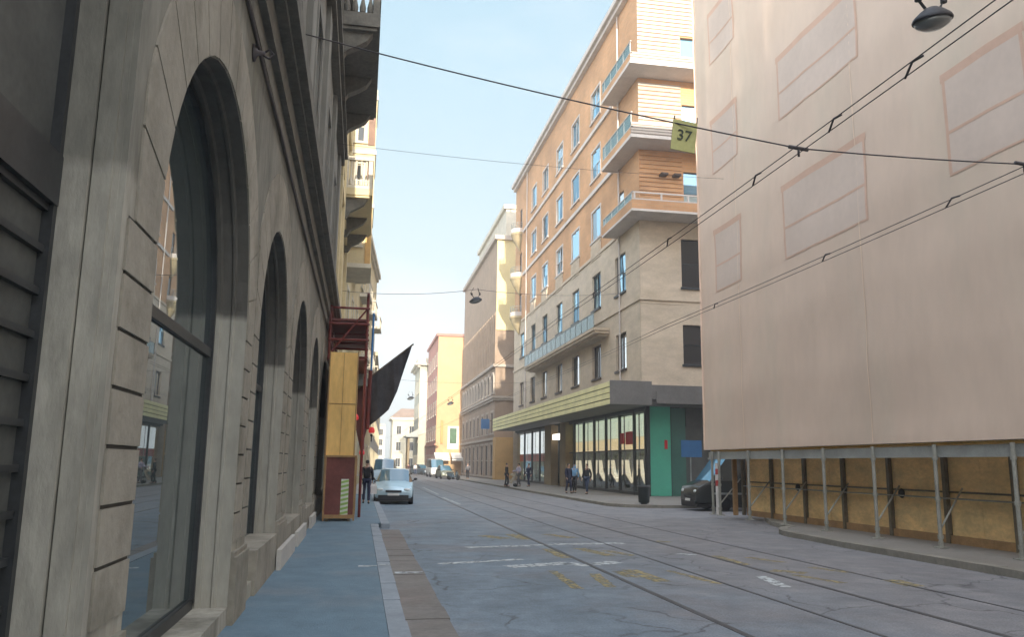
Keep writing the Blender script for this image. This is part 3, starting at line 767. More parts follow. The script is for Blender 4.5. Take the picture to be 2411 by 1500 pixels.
SX = [(2.75, 4.1), (6.2, 8.0), (11, 12.8), (15.5, 17.3)]
hsb = [(a, b, zz, zz + 2.7) for a, b in SX for zz in (16.35, 20.6, 25.0)]
FS.wall(w, 0, DEP, 16.0, HT, hsb, .3)
for F_, L_ in ((FW, LEN), (FS, DEP)): pass
e = (OX + DEP, OY + LEN)
w.quad((OX, e[1], 16), (e[0], e[1], 16), (e[0], e[1], HT), (OX, e[1], HT)); w.quad((e[0], OY, 16), (e[0], e[1], 16), (e[0], e[1], HT), (e[0], OY, HT))
w.quad((OX, OY, HT), (e[0], OY, HT), (e[0], e[1], HT), (OX, e[1], HT))
w.build('brick_wall', BRICK, ob)
w = MB(); FW.wall(w, 0, LEN, 5.7, 16.0, hs_D + hs_E, .24, d=.02)
hss = [(2.5, 4.6, zz, zz + hh) for zz, hh in ((12.0, 2.9), (7.5, 2.3))] + [(a, a + 2, zz, zz + 2.4) for a in (8, 12, 16) for zz in (12.0, 7.5)]
FS.wall(w, -.02, DEP, 5.7, 16.0, hss, .35, d=.02)
w.quad((OX, e[1], .1), (e[0], e[1], .1), (e[0], e[1], 16), (OX, e[1], 16)); w.quad((e[0], OY, .1), (e[0], e[1], .1), (e[0], e[1], 16), (e[0], OY, 16))
w.build('stone_wall', TRAV, ob)
for h in hb_: FW.window(ob, h, .11, TRIM, random.choice((GL_W, GL_W, GL_W2, GL_W3)), 2, random.choice((1, 1, 2)), sur=.14, tilt=.07, bar=.05)
for h in hb_d: FW.window(ob, h, .12, DFRAME, GL_D, 1, 1, sur=0, sill=False)
for h in hb_e: FW.window(ob, h, .12, DOORB, GL_D, 1, 1, sur=0, sill=False)
for h in hs_D: FW.window(ob, h, .18, DFRAME, GL_W, 2, 2, sur=0, tilt=.06, bar=.09)
for h in hs_E: FW.window(ob, h, .20, DOORB, GL_D, 2, 1, sur=0, bar=.09)
for h in hsb: FS.window(ob, h, .2, DFRAME, GL_W, 1, 2, sur=0, sill=False)
for h in hss: FS.window(ob, h, .25, DFRAME, GL_D, 1, 2, sur=0)
# string courses, cornice
c = MB()
for zz in (25.05, 20.55): FW.box(c, 5.0, LEN - 4.6, zz - .02, zz + .26, .0, .14)
c.build('string_course', TRIM, ob)
c = MB(); FW.box(c, 0, LEN, 11.15, 11.35, .021, .11); FS.box(c, -.11, DEP, 11.15, 11.35, .021, .11); FS.box(c, 0, 2.5, 10.95, 11.02, .021, .05)
FW.box(c, 4.4, LEN - 4, 15.9, 16.12, .0, .1)
c.build('string_course', TRAV, ob)
c = MB(); FW.box(c, -.5, LEN, 30.85, 31.15, -1, .32); FW.box(c, -.7, LEN, 31.15, 31.5, -1, .55); FS.box(c, .8, DEP, 30.85, 31.5, -1, .5)
c.build('cornice', TRIM, ob)
c = MB()
for k in range(21): FW.tube = None; c.tube([FW.P(k * 2, 31.5, -.2), FW.P(k * 2, 32.7, -.2)], .03, 5)
for zz in (32.1, 32.7): c.tube([FW.P(0, zz, -.2), FW.P(LEN, zz, -.2)], .03, 5)
c.build('roof_railing', GREYM, ob)
for u in (3.6, 33.6):
    c = MB(); c.tube([FW.P(u, 6.3, .12), FW.P(u, 30.8, .12)], .055, 8); c.build('downpipe', TRIM, ob)
# relief panels carved between the stone floor and the brick
for u in COLS:
    c = MB(); uu = u - OY
    FW.box(c, uu - 1.2, uu + 1.2, 15.75, 17.0, .021, .06)
    for k in range(7):
        a = uu - 1.0 + k * .31; FW.box(c, a, a + .2, 16.0 + .1 * math.sin(k * 2), 16.7 + .12 * math.cos(k * 1.7), .06, .12)
    c.build('relief_panel', TRAV, ob)
# siding boards on the corner wall (between balconies)
for z0, z1, u1 in ((25.1, 30.8, 2.7), (20.5, 24.7, 2.68), (16.1, 20.15, 2.66)):
    c = MB(); z = z0
    while z < z1 - .2: FS.box(c, .0, u1 if z < 27.75 else 4.149, z, z + .20, .004, .05 + .01 * random.random()); z += .27
    c.build('siding', SLATW if z0 > 20 else BRICK, ob)
    if z0 > 24:
        c = MB(); z = z0
        while z < z1 - .2: FS.box(c, 4.15, 9, z, z + .235, .004, .045); z += .27
        c.build('siding', SLATW, ob)
# corner balconies wrap the corner
for zz, th, s0, s1, rt in ((24.78, .20, .24, .86, 1.35), (20.24, .20, .28, .98, 1.5), (15.88, .13, .13, .66, 1.1)):
    PX, PY = 1.05, 1.75
    slats = zz > 19
    b = MB()
    pts = [(OX - PX, OY - PY), (OX + 14, OY - PY), (OX + 14, OY), (OX, OY), (OX, 48.7), (OX - PX, 48.7)]
    b.prism([(x, y, zz) for x, y in pts], (0, 0, th))
    bo = b.build('balcony', TRIM, ob)
    x0, y0, y1 = OX - PX + .03, OY - PY + .03, 48.65
    par = MB()
    if slats:
        n = max(2, int((s1 - s0) / .17))
        for k in range(n):
            z = zz + s0 + k * .17; par.box(x0, OX + 14, y0, y0 + .08, z, z + .135)
        par.box(x0 + .02, OX + 14, y0 + .08, y0 + .12, zz + th + .002, zz + s0 + n * .17)
        par.build('parapet_slats', SLATW, bo)
        par = MB(); par.box(x0, x0 + .1, y0 + .13, y1, zz + th + .002, zz + .62); par.build('parapet', BRICK, bo)
    else:
        par.box(x0, x0 + .1, y0 + .1, y1, zz + th + .002, zz + s1); par.box(x0, OX + 14, y0, y0 + .1, zz + th + .002, zz + s1); par.build('parapet', BRICK, bo)
    rl = MB(); rz = zz + rt; pz = zz + (.62 if slats else s1)
    rl.box(x0, x0 + .08, y0, y1, rz, rz + .05)
    for k in range(5): rl.box(x0 + .02, x0 + .06, y0 + .1 + k * 1.3, y0 + .15 + k * 1.3, pz, rz)
    rl.box(x0 - .01, x0 + .12, y0, y1, pz, pz + .05)
    if not slats:
        rl.box(x0, OX + 14, y0, y0 + .07, rz - .04, rz + .04); rl.box(x0, OX + 14, y0 - .012, y0 + .12, pz + .002, pz + .07)
        for k in range(6): rl.box(x0 + .1 + k * 1.6, x0 + .2 + k * 1.6, y0 + .01, y0 + .06, pz + .07, rz - .04)
    rl.build('railing', TRIM, bo)
    gl = MB(); gl.box(x0 + .03, x0 + .042, y0 + .15, y1 - .05, pz + .06, rz - .01); gl.build('rail_glass', GRAIL, bo)
# two slim dark plaques under the number plate height on the corner wall
c = MB()
for u in (1.2, 2.0): FS.box(c, u, u + .42, 18.6, 18.72, .1, .55)
c.build('wall_spotlight', DOORB, ob)
# rounded end balconies
for zz in (25.2, 20.5, 16.4):
    b = MB(); pr = [(.02, -1.7), (.3, -1.3), (.7, -.7), (.95, -.1), (1.02, 0), (1.02, .2)]
    b.lathe(pr, (OX - .02, 82, zz), 20); bo = b.build('round_balcony', TRAVY, ob)
    b = MB(); b.lathe([(1.0, .2), (1.0, .62), (.94, .62), (.94, .2)], (OX - .02, 82, zz), 20); b.build('parapet', TRIM, bo)
    b = MB()
    for hh in (.8, 1.0, 1.2): b.tube([(OX - .02 + .97 * math.cos(R(a)), 82 + .97 * math.sin(R(a)), zz + hh) for a in range(90, 271, 15)], .025, 5)
    for a in range(90, 271, 30): b.tube([(OX - .02 + .97 * math.cos(R(a)), 82 + .97 * math.sin(R(a)), zz + hh_) for hh_ in (.6, 1.2)], .02, 5)
    b.build('railing', GREYM, bo)
# long first-floor balcony
b = MB(); FW.box(b, 6.1, 29.2, 10.12, 10.3, .021, 1.0); FW.box(b, 6.0, 29.3, 10.3, 10.48, .021, 1.1); FW.box(b, 6.3, 29, 9.98, 10.12, .021, .7)
lb = b.build('long_balcony', TRAV, ob)
b = MB(); FW.box(b, 6.05, 29.25, 11.4, 11.46, 1.02, 1.09)
for k in range(16): u = 6.1 + k * 1.53; FW.box(b, u, u + .06, 10.5, 11.4, 1.03, 1.08)
b.build('railing', GREYM, lb)
b = MB(); FW.box(b, 6.12, 29.2, 10.52, 11.38, 1.05, 1.062); b.build('rail_glass', GRAIL, lb)
b = MB()
for u in (9.4, 15.2, 20, 25): FW.box(b, u, u + .9, 10.6, 11.2, .3, .7)
b.build('planter', DPOST, lb)
# canopy with its ribbed fascia
cp = MB(); cp.box(13.06, OX + 12, OY - 1.72, 83, 5.35, 6.1); cp.box(13.3, OX + 12, OY - 1.5, 82.8, 5.05, 5.35)
co = cp.build('canopy', DSOFF, ob)
f = MB()
for k in range(4):
    z = 5.02 + k * .315; f.box(13.0 - .02 * (k % 2), 13.055, OY - 1.65, 83.2, z, z + .262)
f.build('fascia', CREAMF, co)
f = MB(); f.box(13.0, 15.35, OY - 1.76, OY - 1.725, 5.0, 6.28); f.box(15.6, OX + 12, OY - 1.76, OY - 1.725, 5.1, 5.75); f.build('fascia_end', DSOFF, co)  # end face coloured dark to carry its shade
# shop floor: set back under the canopy
SXF = Fac(15.6, OY, 0, 1, -1, 0)
body = MB(); body.box(17.6, OX + DEP, OY + 1.2, e[1], .12, 5.7); SXF.box(body, 0, LEN, 4.95, 5.7, -2, .0)
body.build('shop_backwall', SHOPD, ob)
bays = [44.5, 46.5, 49.3, 52.2, 55.0, 57.7, 60.35, 62.0]
def shop_bay(y0, y1, kind):
    u0, u1 = y0 - OY, y1 - OY
    fr = MB(); SXF.box(fr, u0, u0 + .16, .12, 4.95, -.1, .06); SXF.box(fr, u0 + .16, u1, .12, .3, -.08, .04); SXF.box(fr, u0 + .16, u1, 4.8, 4.95, -.08, .04)
    if kind == 'p': SXF.box(fr, u0 + .16, u1, 2.62, 2.7, -.06, .03)
    fo = fr.build('shop_window', DFRAME, ob)
    g = MB(); g.quad(SXF.P(u0 + .16, .3, -.02), SXF.P(u1, .3, -.02), SXF.P(u1, 4.8, -.02), SXF.P(u0 + .16, 4.8, -.02)); g.build('pane', GL_S, fo)
    a, b = u0 + .25, u1 - .1
    def panel(name, z0, z1, m, d=-.3):
        p = MB(); SXF.box(p, a, b, z0, z1, d - .03, d); p.build(name, m, fo)
    if kind == 'p':
        panel('upper_display', 3.45, 4.75, DISPU); panel('middle_display', 2.7, 3.44, DISPY); panel('planting', 2.15, 2.68, DISPG, -.35)
        d = MB(); mid = (a + b) / 2
        for s in (-1, 1):
            e_ = mid + s * (b - a) * .48
            pts = [(e_, 2.1), (e_ - s * .25 * (b - a), 2.1), (mid + s * .03, .95), (mid + s * .06, .75), (e_ - s * .1, 1.25)]
            d.prism([SXF.P(u, z, -.26) for u, z in pts], (.05, 0, 0))
        d.build('drape', DRAPE, fo); panel('lower_display', .32, 1.0, SHOPD, -.5)
    else:
        panel('upper_display', 2.75, 4.7, DISPW); panel('red_band', 2.05, 2.72, REDS); panel('lower_display', .32, 2.0, GREEND, -.4)
for y0, y1 in zip(bays, bays[1:-1]): shop_bay(y0, y1, 'p')
shop_bay(60.35, 61.9, 'p')
for y0, y1 in ((69.5, 72.6), (72.6, 76.0), (76.0, 79.6), (79.6, 83.6)): shop_bay(y0, y1, 'w')
for a, b in ((17.5, 19.3), (22.4, 24.9)):
    p = MB(); SXF.box(p, a, b, .12, 5.0, -.3, .3); p.build('pillar', PILLAR, ob)
p = MB(); SXF.box(p, 19.3, 22.4, .12, 5.0, -.5, -.4); p.build('entrance_door', DOORB, ob)
p = MB(); SXF.box(p, 19.6, 22.1, 3.75, 4.2, -.2, .25); p.build('lit_sign', LIT, ob)
p = MB(); SXF.box(p, 2.3, 3.6, 3.0, 3.75, -.015, .03); SXF.box(p, 4.0, 4.7, 3.05, 3.7, -.015, .025); p.build('red_sticker', REDS, ob)
# turquoise corner and the shaded side-street front
p = MB(); FS.box(p, .42, 1.62, .14, 4.95, -.02, .06); FS.box(p, .42, 1.62, 4.95, 5.1, -.02, .05); p.build('turquoise_panel', GREENP, ob)
p = MB(); FS.box(p, 1.66, 2.5, .14, 5.0, -.02, .05); p.build('dark_green_panel', GREEND, ob)
p = MB(); FS.box(p, -.0 + .2, .40, .12, 5.1, -.1, .09); FS.box(p, 1.62, 1.66, .12, 5.05, 0, .07); p.build('corner_post', DFRAME, ob)
p = MB(); FS.box(p, 2.5, 12, .12, 5.1, -.2, -.05); FS.box(p, 2.55, 12, 4.0, 5.05, -.05, .02); p.build('side_shutter', SHUT, ob)
p = MB(); FS.box(p, 1.25, 1.42, 2.7, 3.2, .062, .075); p.build('red_sticker', REDS, ob)

# ------------------------------------------------------------------ building wrapped in a printed sheet
TY = 28.6; TX = 12.2; TF = Fac(TX, 0, 0, 1, -1, 0)
core = thing('wrapped_building', 'concrete building standing behind the printed scaffold sheet', 'building', (20, 8, .12))
w = MB(); w.box(14.2, 40, -7.5, 27.8, .12, 23.6); w.build('wall', CONCR, core)
tp = thing('scaffold_sheet', 'huge pinkish scaffold sheet printed with grey windows covering the building on the right', 'scaffold sheet', (TX, 8, 2.35))
sv = []; nu, nz = 190, 88; ys = [-8 + (TY + 8) * i / nu for i in range(nu + 1)]; zs = [2.35 + (24.2 - 2.35) * j / nz for j in range(nz + 1)]
def bulge(y, z):
    k = (y % 2.3) / 2.3; return (.035 * math.sin(math.pi * k) ** .7 + .016 * math.sin(math.pi * ((z - 2.35) % 2.0) / 2.0)) * (1 if z > 2.6 else .4) + .012 * (1 + math.sin(z * 1.7 + y * .9))
m1 = nz + 1
for y in ys:
    for z in zs: sv.append((TX + .006 + bulge(y, z), y, z))
t_ = MB(); t_.add(sv, [(i * m1 + j, (i + 1) * m1 + j, (i + 1) * m1 + j + 1, i * m1 + j + 1) for i in range(nu) for j in range(nz)])
t_.quad((TX, TY, 2.35), (40, TY, 2.35), (40, TY, 24.2), (TX, TY, 24.2)); t_.quad((TX, -8, 24.2), (40, -8, 24.2), (40, TY, 24.2), (TX, TY, 24.2))
sheet = t_.build('sheet', TARP, tp, smooth=True)
def patch(mb, y0, y1, z0, z1, off):      # printed on the cloth: follows its folds
    ny, nk = max(1, int((y1 - y0) / .22)), max(1, int((z1 - z0) / .25))
    vs = [(TX + .006 + bulge(y0 + (y1 - y0) * i / ny, z0 + (z1 - z0) * j / nk) - off, y0 + (y1 - y0) * i / ny, z0 + (z1 - z0) * j / nk) for i in range(ny + 1) for j in range(nk + 1)]
    mb.add(vs, [(i * (nk + 1) + j, (i + 1) * (nk + 1) + j, (i + 1) * (nk + 1) + j + 1, i * (nk + 1) + j + 1) for i in range(ny) for j in range(nk)])
def printed(y0, y1, z0, z1):
    f = MB(); zm = z0 + (z1 - z0) * .42
    patch(f, y0 - .14, y1 + .14, z1, z1 + .2, .010); patch(f, y0 - .09, y0, z0, z1, .010); patch(f, y1, y1 + .09, z0, z1, .010)
    patch(f, y0, y1, zm, zm + .07, .014); patch(f, y0 - .09, y1 + .09, z0 - .05, z0, .010)
    fo = f.build('printed_frame', TARPP, tp, smooth=True)
    g = MB(); patch(g, y0, y1, z0, z1, .010); g.build('printed_pane', TARPW, fo, smooth=True)
for y in (4.5, 11.4, 18.45, 25.4):
    s_ = MB(); patch(s_, y - .022, y + .022, 2.4, 24.1, .008); s_.build('seam', TARPS, tp)
for z0, z1 in ((7.95, 10.0), (12.35, 14.2), (16.65, 18.5)):
    printed(25.2, 27.15, z0, z1)
    if z0 != 16.65 or True: printed(18.15, 22.2, z0, z1)
    printed(12.95 if z0 < 9 else 12.95, 15.05, z0 + .1, z1 + .15); printed(5.5, 9.6, z0, z1); printed(0, 2.2, z0, z1)
# gallery under the sheet: posts, beams, deck and the timber hoarding behind
gl = thing('pavement_gallery', 'grey scaffold tube gallery with deck and braces over the right pavement', 'scaffold', (12.8, 8, .12))
t_ = MB(); t_.box(12.38, 13.5, -8, TY - .2, 2.30, 2.345); t_.build('deck', PLY, gl)
t_ = MB(); t_.box(12.3, 12.36, -8, TY - .2, 2.02, 2.27); t_.box(12.26, 12.3, -8, TY - .2, 2.02, 2.07); t_.build('beam', BEAMG, gl)
PY_ = [14.0 - 2.22 * k for k in range(0, 9)][::-1] + [14.0 + 2.22 * k for k in range(1, 7)] + [27.9]
for y in PY_[6:]:
    t_ = MB(); t_.tube([(12.2, y, .14), (12.2, y, 2.29)], .042, 10)
    for z in (.35, 1.15, 2.0): t_.lathe([(.06, -.04), (.06, .04)], (12.2, y, z), 10)
    po = t_.build('post', GALV, gl)
    t_ = MB(); t_.box(12.08, 12.32, y - .1, y + .1, .12, .145); t_.lathe([(.055, 0), (.055, .12)], (12.2, y, .14), 10); t_.build('base_plate', GALV, po)
t_ = MB(); 
for y in PY_[6:-1]:
    t_.tube([(12.24, y, .55), (13.2, y + .5, 1.35)], .022, 6)
t_.tube([(13.12, -7.6, 1.12), (13.12, 27.4, 1.12)], .02, 6)
t_.build('brace', GALV, gl)
hd = thing('timber_hoarding', 'ochre timber site hoarding with dark posts under the scaffold sheet', 'hoarding', (13.8, 8, .12))
y = -7.6; t_ = MB()
while y < 27.2:
    t_.box(13.27 + random.uniform(-.006, .006), 13.30, y, min(y + 1.48, 27.3), .13, 2.26); y += 1.49
t_.build('panel', HOARD, hd)
t_ = MB(); t_.box(13.20, 13.269, -7.6, 27.3, .12, .30); t_.build('skirting_board', TIMB, hd)
t_ = MB(); t_.box(13.23, 13.265, -7.6, 27.3, 1.24, 1.28); t_.build('rail', DPOST, hd)
for k in range(9):
    y = 11.0 + 2.07 * k
    t_ = MB(); t_.box(13.16, 13.26, y, y + .11, .12, 2.2); t_.build('post', DPOST, hd)
t_ = MB(); t_.box(13.3, 13.26, 27.3, 27.5, .12, 2.2); t_.box(12.8, 12.94, 27.5, 27.62, .12, 2.25); t_.build('end_post', TIMB, hd)
for i, (y, lb) in enumerate(((23.9, 'small dark bulkhead lamp on the timber hoarding, farthest of the three'), (21.4, 'small dark bulkhead lamp on the timber hoarding, middle of the three'), (18.9, 'small dark bulkhead lamp on the timber hoarding, nearest of the three'))):
    l = MB(); l.lathe([(.02, -.0), (.085, .01), (.09, .05), (.06, .1), (.02, .115)], (0, 0, 0), 12, 'x', 1.0)
    l.v = [(13.265 - a, y + b, 1.17 + c_ * 1.3) for a, b, c_ in l.v]
    tag(l.build('bulkhead_lamp', BLKP), lb, 'lamp', 'lamps on the timber hoarding')
sp = thing('striped_pole', 'red and white banded pole at the far end of the sheeted scaffold', 'pole', (12.14, 27.4, .12))
for k in range(9):
    b = MB(); b.lathe([(.05, 0), (.05, .195)], (12.14, 27.4, .13 + k * .195), 10); b.build('band', (POLEW if k % 2 == 0 or k < 4 else POLER), sp)

# ------------------------------------------------------------------ right side further on
MF = Fac(14.25, 90, 0, 1, -1, 0); MS = Fac(14.25, 90, 1, 0, 0, -1)
mb_ = thing('arcade_block', 'brown grey block with fine vertical ribs above an arched window storey, past the orange block', 'building', (14.25, 90, .1))
ML = 30.0
w = MB(); low = []
for k in range(8):
    c = ML * (k + .5) / 8; low += [(c - .75, c + .75, 5.1, 7.4), (c - 1.05, c + 1.05, .35, 3.9)]
ups = [(ML * (k + .5) / 22 - .4, ML * (k + .5) / 22 + .4, zz, zz + 1.9) for k in range(22) for zz in (13.3, 16.0)]
MF.wall(w, 0, ML, .1, 27.2, low + ups, .14)
MS.wall(w, 0, 16, .1, 16.6, [(3.0, 4.3, 9.6, 11.6), (3.0, 4.3, 5.2, 7.3)], .25)
w.quad((14.25, 120, .1), (30, 120, .1), (30, 120, 27.2), (14.25, 120, 27.2)); w.quad((14.25, 90, 27.2), (30, 90, 27.2), (30, 120, 27.2), (14.25, 120, 27.2))
w.build('wall', TANST, mb_)
w = MB(); MS.wall(w, 0, 16, 16.6, 27.2, [], .2); MS.box(w, 0, 16, 16.5, 16.62, -.1, .12); w.build('cream_gable', CREAMW, mb_)
w = MB(); w.box(15.2, 30, 90.02, 112, 27.2, 31); w.box(14.9, 30, 89.8, 112.2, 30.6, 31.1); w.build('attic', WSTONE, mb_)
for h in low[1::2]: MF.window(mb_, h, .12, GREYST, GL_B, 2, 2, sur=.22, bar=.1)
for h in low[0::2]: MF.window(mb_, h, .12, GREYST, GL_B, 2, 1, sur=.25)
w = MB()
for k in range(23): u = ML * k / 22; MF.box(w, max(0, u - .18), min(ML, u + .18), 12.6, 18.6, .001, .10)
w.build('rib', TANST, mb_)
g = MB()
for h in ups: g.quad(MF.P(h[0], h[2], -.12), MF.P(h[1], h[2], -.12), MF.P(h[1], h[3], -.12), MF.P(h[0], h[3], -.12))
for h in ((3.0, 4.3, 9.6, 11.6), (3.0, 4.3, 5.2, 7.3)): MS.window(mb_, h, .2, GREYST, GL_W, 2, 1, sur=.12)
g.build('upper_windows', GL_B, mb_)
for k in range(11):
    c = ML * (k + .5) / 11; f = MB()
    def ring(r0, r1, d):
        a = [(c + r1 * math.cos(math.pi * i / 10), 10.9 + r1 * math.sin(math.pi * i / 10)) for i in range(11)]
        b = [(c + r0 * math.cos(math.pi * i / 10), 10.9 + r0 * math.sin(math.pi * i / 10)) for i in range(11)]
        for i in range(10): f.prism([MF.P(*q, .001) for q in (a[i], a[i + 1], b[i + 1], b[i])], (-d, 0, 0))
    ring(.72, .98, .16); MF.box(f, c - .98, c - .72, 9.5, 10.9, .001, .16); MF.box(f, c + .72, c + .98, 9.5, 10.9, .001, .16); MF.box(f, c - 1.0, c + 1.0, 9.35, 9.5, .001, .2)
    fo = f.build('arched_window', GREYST, mb_)
    g = MB(); g.poly([MF.P(c - .72, 9.5, .006), MF.P(c + .72, 9.5, .006)] + [MF.P(c + .72 * math.cos(math.pi * i / 10), 10.9 + .72 * math.sin(math.pi * i / 10), .006) for i in range(11)]); g.build('pane', GL_B, fo)
w = MB()
for z0, z1, d in ((12.35, 12.65, .3), (8.9, 9.15, .35), (8.65, 8.9, .2), (4.35, 4.6, .2), (26.9, 27.4, .35)):
    MF.box(w, -d, ML, z0, z1, -.01, d); MS.box(w, 0.02, 16, z0, z1, -.01, d - .01)
w.build('cornice', GREYST, mb_)
w = MB(); w.box(14.1, 16.6, 88.2, 89.95, .12, 4.6); w.build('orange_annex', OCHRE, mb_)
w = MB(); w.box(16.6, 18.5, 88.4, 89.9, .12, 5.2); w.build('teal_panel', GREEND, mb_)

O2 = Fac(10.6, 121, 1, 0, 0, -1); O2W = Fac(10.6, 121, 0, 1, -1, 0)
o2 = thing('orange_house', 'orange rendered house whose blank end wall catches the sun beyond the ribbed block', 'building', (10.6, 121, .1))
w = MB(); w.quad(O2.P(0, .1), O2.P(9, .1), O2.P(9, 20.5), O2.P(0, 20.5)); w.build('sunlit_wall', ORW, o2)
w = MB(); hs = [(18.5 * (k + .5) / 5 - .6, 18.5 * (k + .5) / 5 + .6, zz, zz + 1.9) for k in range(5) for zz in (1, 5.2, 8.8, 12.4, 16)]
O2W.wall(w, 0, 18.6, .1, 20.5, hs, .2); w.quad((10.6, 139.6, .1), (19.6, 139.6, .1), (19.6, 139.6, 20.5), (10.6, 139.6, 20.5)); w.quad((10.6, 121, 20.5), (19.6, 121, 20.5), (19.6, 139.6, 20.5), (10.6, 139.6, 20.5))
w.build('street_wall', PINKW, o2)
for h in hs: O2W.window(o2, h, .17, WSTONE, GL_D, 2, 1, sur=.15)
w = MB(); O2.box(w, -.3, 9, 20.3, 20.7, -18.6, .25); O2W.box(w, 0, 18.6, 4.3, 4.6, .001, .2); w.build('cornice', PINKW, o2)
po = thing('framed_poster', 'dark green poster in a white frame on the sunlit orange end wall', 'poster', O2.P(2.45, 5.5, .1))
w = MB(); O2.box(w, 1.7, 3.3, 3.8, 7.1, .002, .06); w.build('frame', AWNW, po); w = MB(); O2.box(w, 2.0, 3.0, 4.6, 6.8, .061, .075); w.build('picture', GREENF, po)
w = MB(); O2.box(w, .65, 1.0, 4.6, 7.9, .01, .35); tag(w.build('hanging_sign', OCHRE), 'narrow rust orange vertical sign on the sunlit end wall', 'sign')
for i, (u, lb) in enumerate(((-.2, 'white cafe awning under the rust vertical sign'), (2.2, 'white cafe awning under the dark green poster'))):
    w = MB(); w.prism([O2.P(u, 3.3, .01), O2.P(u, 3.2, .01), O2.P(u, 2.4, 2.2), O2.P(u, 2.5, 2.2)], (2.1, 0, 0)); w.prism([O2.P(u, 2.15, 2.17), O2.P(u, 2.15, 2.2), O2.P(u, 2.45, 2.2), O2.P(u, 2.45, 2.17)], (2.1, 0, 0))
    a = tag(w.build('cafe_awning', AWNW), lb, 'awning', 'cafe awnings')
CLF = Fac(9.3, 140, 0, 1, -1, 0)
cl = block('corniced_house', 'pale green grey house with a heavy top cornice beyond the orange house', 'building', CLF, 13, 6, 18.2, PALEG, 4, 4, 1.1, 2.2, (.8, 5.2, 9.4, 13.6), WSTONE, cornice=.9)
w = MB(); w.box(9.32, 11, 139.9, 139.98, 6.5, 17); w.build('light_pier', WSTONE, cl)
w = MB(); w.box(9.0, 12, 142, 150, 18.4, 19.6); w.box(9.6, 10.0, 141, 141.4, 18.4, 20.6); w.build('roof_attic', WSTONE, cl)
w = MB(); w.box(7.2, 9.29, 139, 146, 6.0, 6.25); w.prism([(7.2, 139, 6.25), (9.29, 139, 6.25), (9.29, 139, 7.3)], (0, 7, 0)); w.build('porch_roof', GREYM, cl)
for yy in (140, 144.6):
    w = MB(); w.box(7.6, 7.95, yy, yy + .38, .1, 6); w.build('porch_column', PILLAR, cl)
FF = Fac(7.2, 200, 1, 0, 0, -1)
fh = block('yellow_corner_house', 'pale yellow house with a hipped roof facing us where the street bends', 'building', FF, 9, 14, 12.2, PALEY, 3, 3, 1.1, 2.0, (.8, 4.6, 8.4), WSTONE, cornice=.6)
w = MB(); a = [(6.6, 199.4, 12.45), (16.8, 199.4, 12.45), (16.8, 214.4, 12.45), (6.6, 214.4, 12.45)]; t0 = [(9.2, 203, 14.7), (14.2, 203, 14.7), (14.2, 210, 14.7), (9.2, 210, 14.7)]
w.add(a + t0, [(0, 1, 5, 4), (1, 2, 6, 5), (2, 3, 7, 6), (3, 0, 4, 7), (4, 5, 6, 7)]); w.build('roof', ROOFT, fh)
CF = Fac(-8, 262, 1, 0, 0, -1)
block('closing_house', 'pale distant front closing the end of the street', 'building', CF, 15.2, 10, 13.3, PALEW, 4, 6, 1.2, 1.9, (.8, 3.9, 7.0, 10.1), PALEY, cornice=.5)
# unseen block added behind the camera to shade this stretch of the street
block('rear_shade_block', 'plain pale unseen block added behind the viewpoint to shade the street', 'building', Fac(34, -60, -1, 0, 0, 1), 66, 14, 33.6, BLOCKB, 4, 16, 1.3, 2.0, [1 + 3.9 * k for k in range(8)], TRIM)

# ------------------------------------------------------------------ wires, lamps, number plate
def sag(a, b, s, n=14):
    a, b = Vector(a), Vector(b); return [a + (b - a) * i / n - Vector((0, 0, s * 4 * (i / n) * (1 - i / n))) for i in range(n + 1)]
def wire(name, pts, r, label, group=None, extra=None):
    w = MB(); w.tube(pts, r, 6)
    if extra: extra(w)
    return tag(w.build(name, WIRE, None, True), label, 'wire', group)
J1, J2 = Vector((4.83, 8.37, 5.40)), Vector((7.63, 8.18, 5.36))
pA = sag((-1.07, 9.9, 7.05), J1, .06); pB = sag(J1, J2, .02, 6); pC = sag(J2, (12.15, 8.1, 5.9), .06, 8)
def joints(w):
    for j in (J1, J2):
        w.tube([j + Vector((-.12, 0, .01)), j + Vector((.12, 0, -.01))], .022, 6); w.tube([j, j + Vector((0, 0, -.1))], .014, 6)
wire('span_wire', pA + pB[1:] + pC[1:], .0085, 'thick black span wire crossing the street and carrying the number plate', 'wires above the tram tracks', joints)
for X, z, lb in ((4.83, 5.38, 'upper pair of black tram contact wires running along the left track'), (7.63, 5.28, 'lower pair of black tram contact wires running along the right track')):
    w = MB()
    for dx, dz in ((-.03, .028), (.03, -.028)):
        pts = []
        for a in range(-12, 130, 16):
            pts += sag((X + dx - max(0, a - 95) ** 2 * .0012, a, z + dz + .04), (X + dx - max(0, a + 16 - 95) ** 2 * .0012, a + 16, z + dz + .04), .04, 6)[:-1]
        w.tube(pts, .006, 5)
    for y in (6.3, 7.6, 9.4, 12.5, 17):
        w.tube([(X - .03, y - .16, z + .028), (X - .02, y, z + .05), (X + .03, y + .18, z - .02)], .012, 6)
    tag(w.build('contact_wire', WIRE, None, True), lb, 'wire', 'wires above the tram tracks')
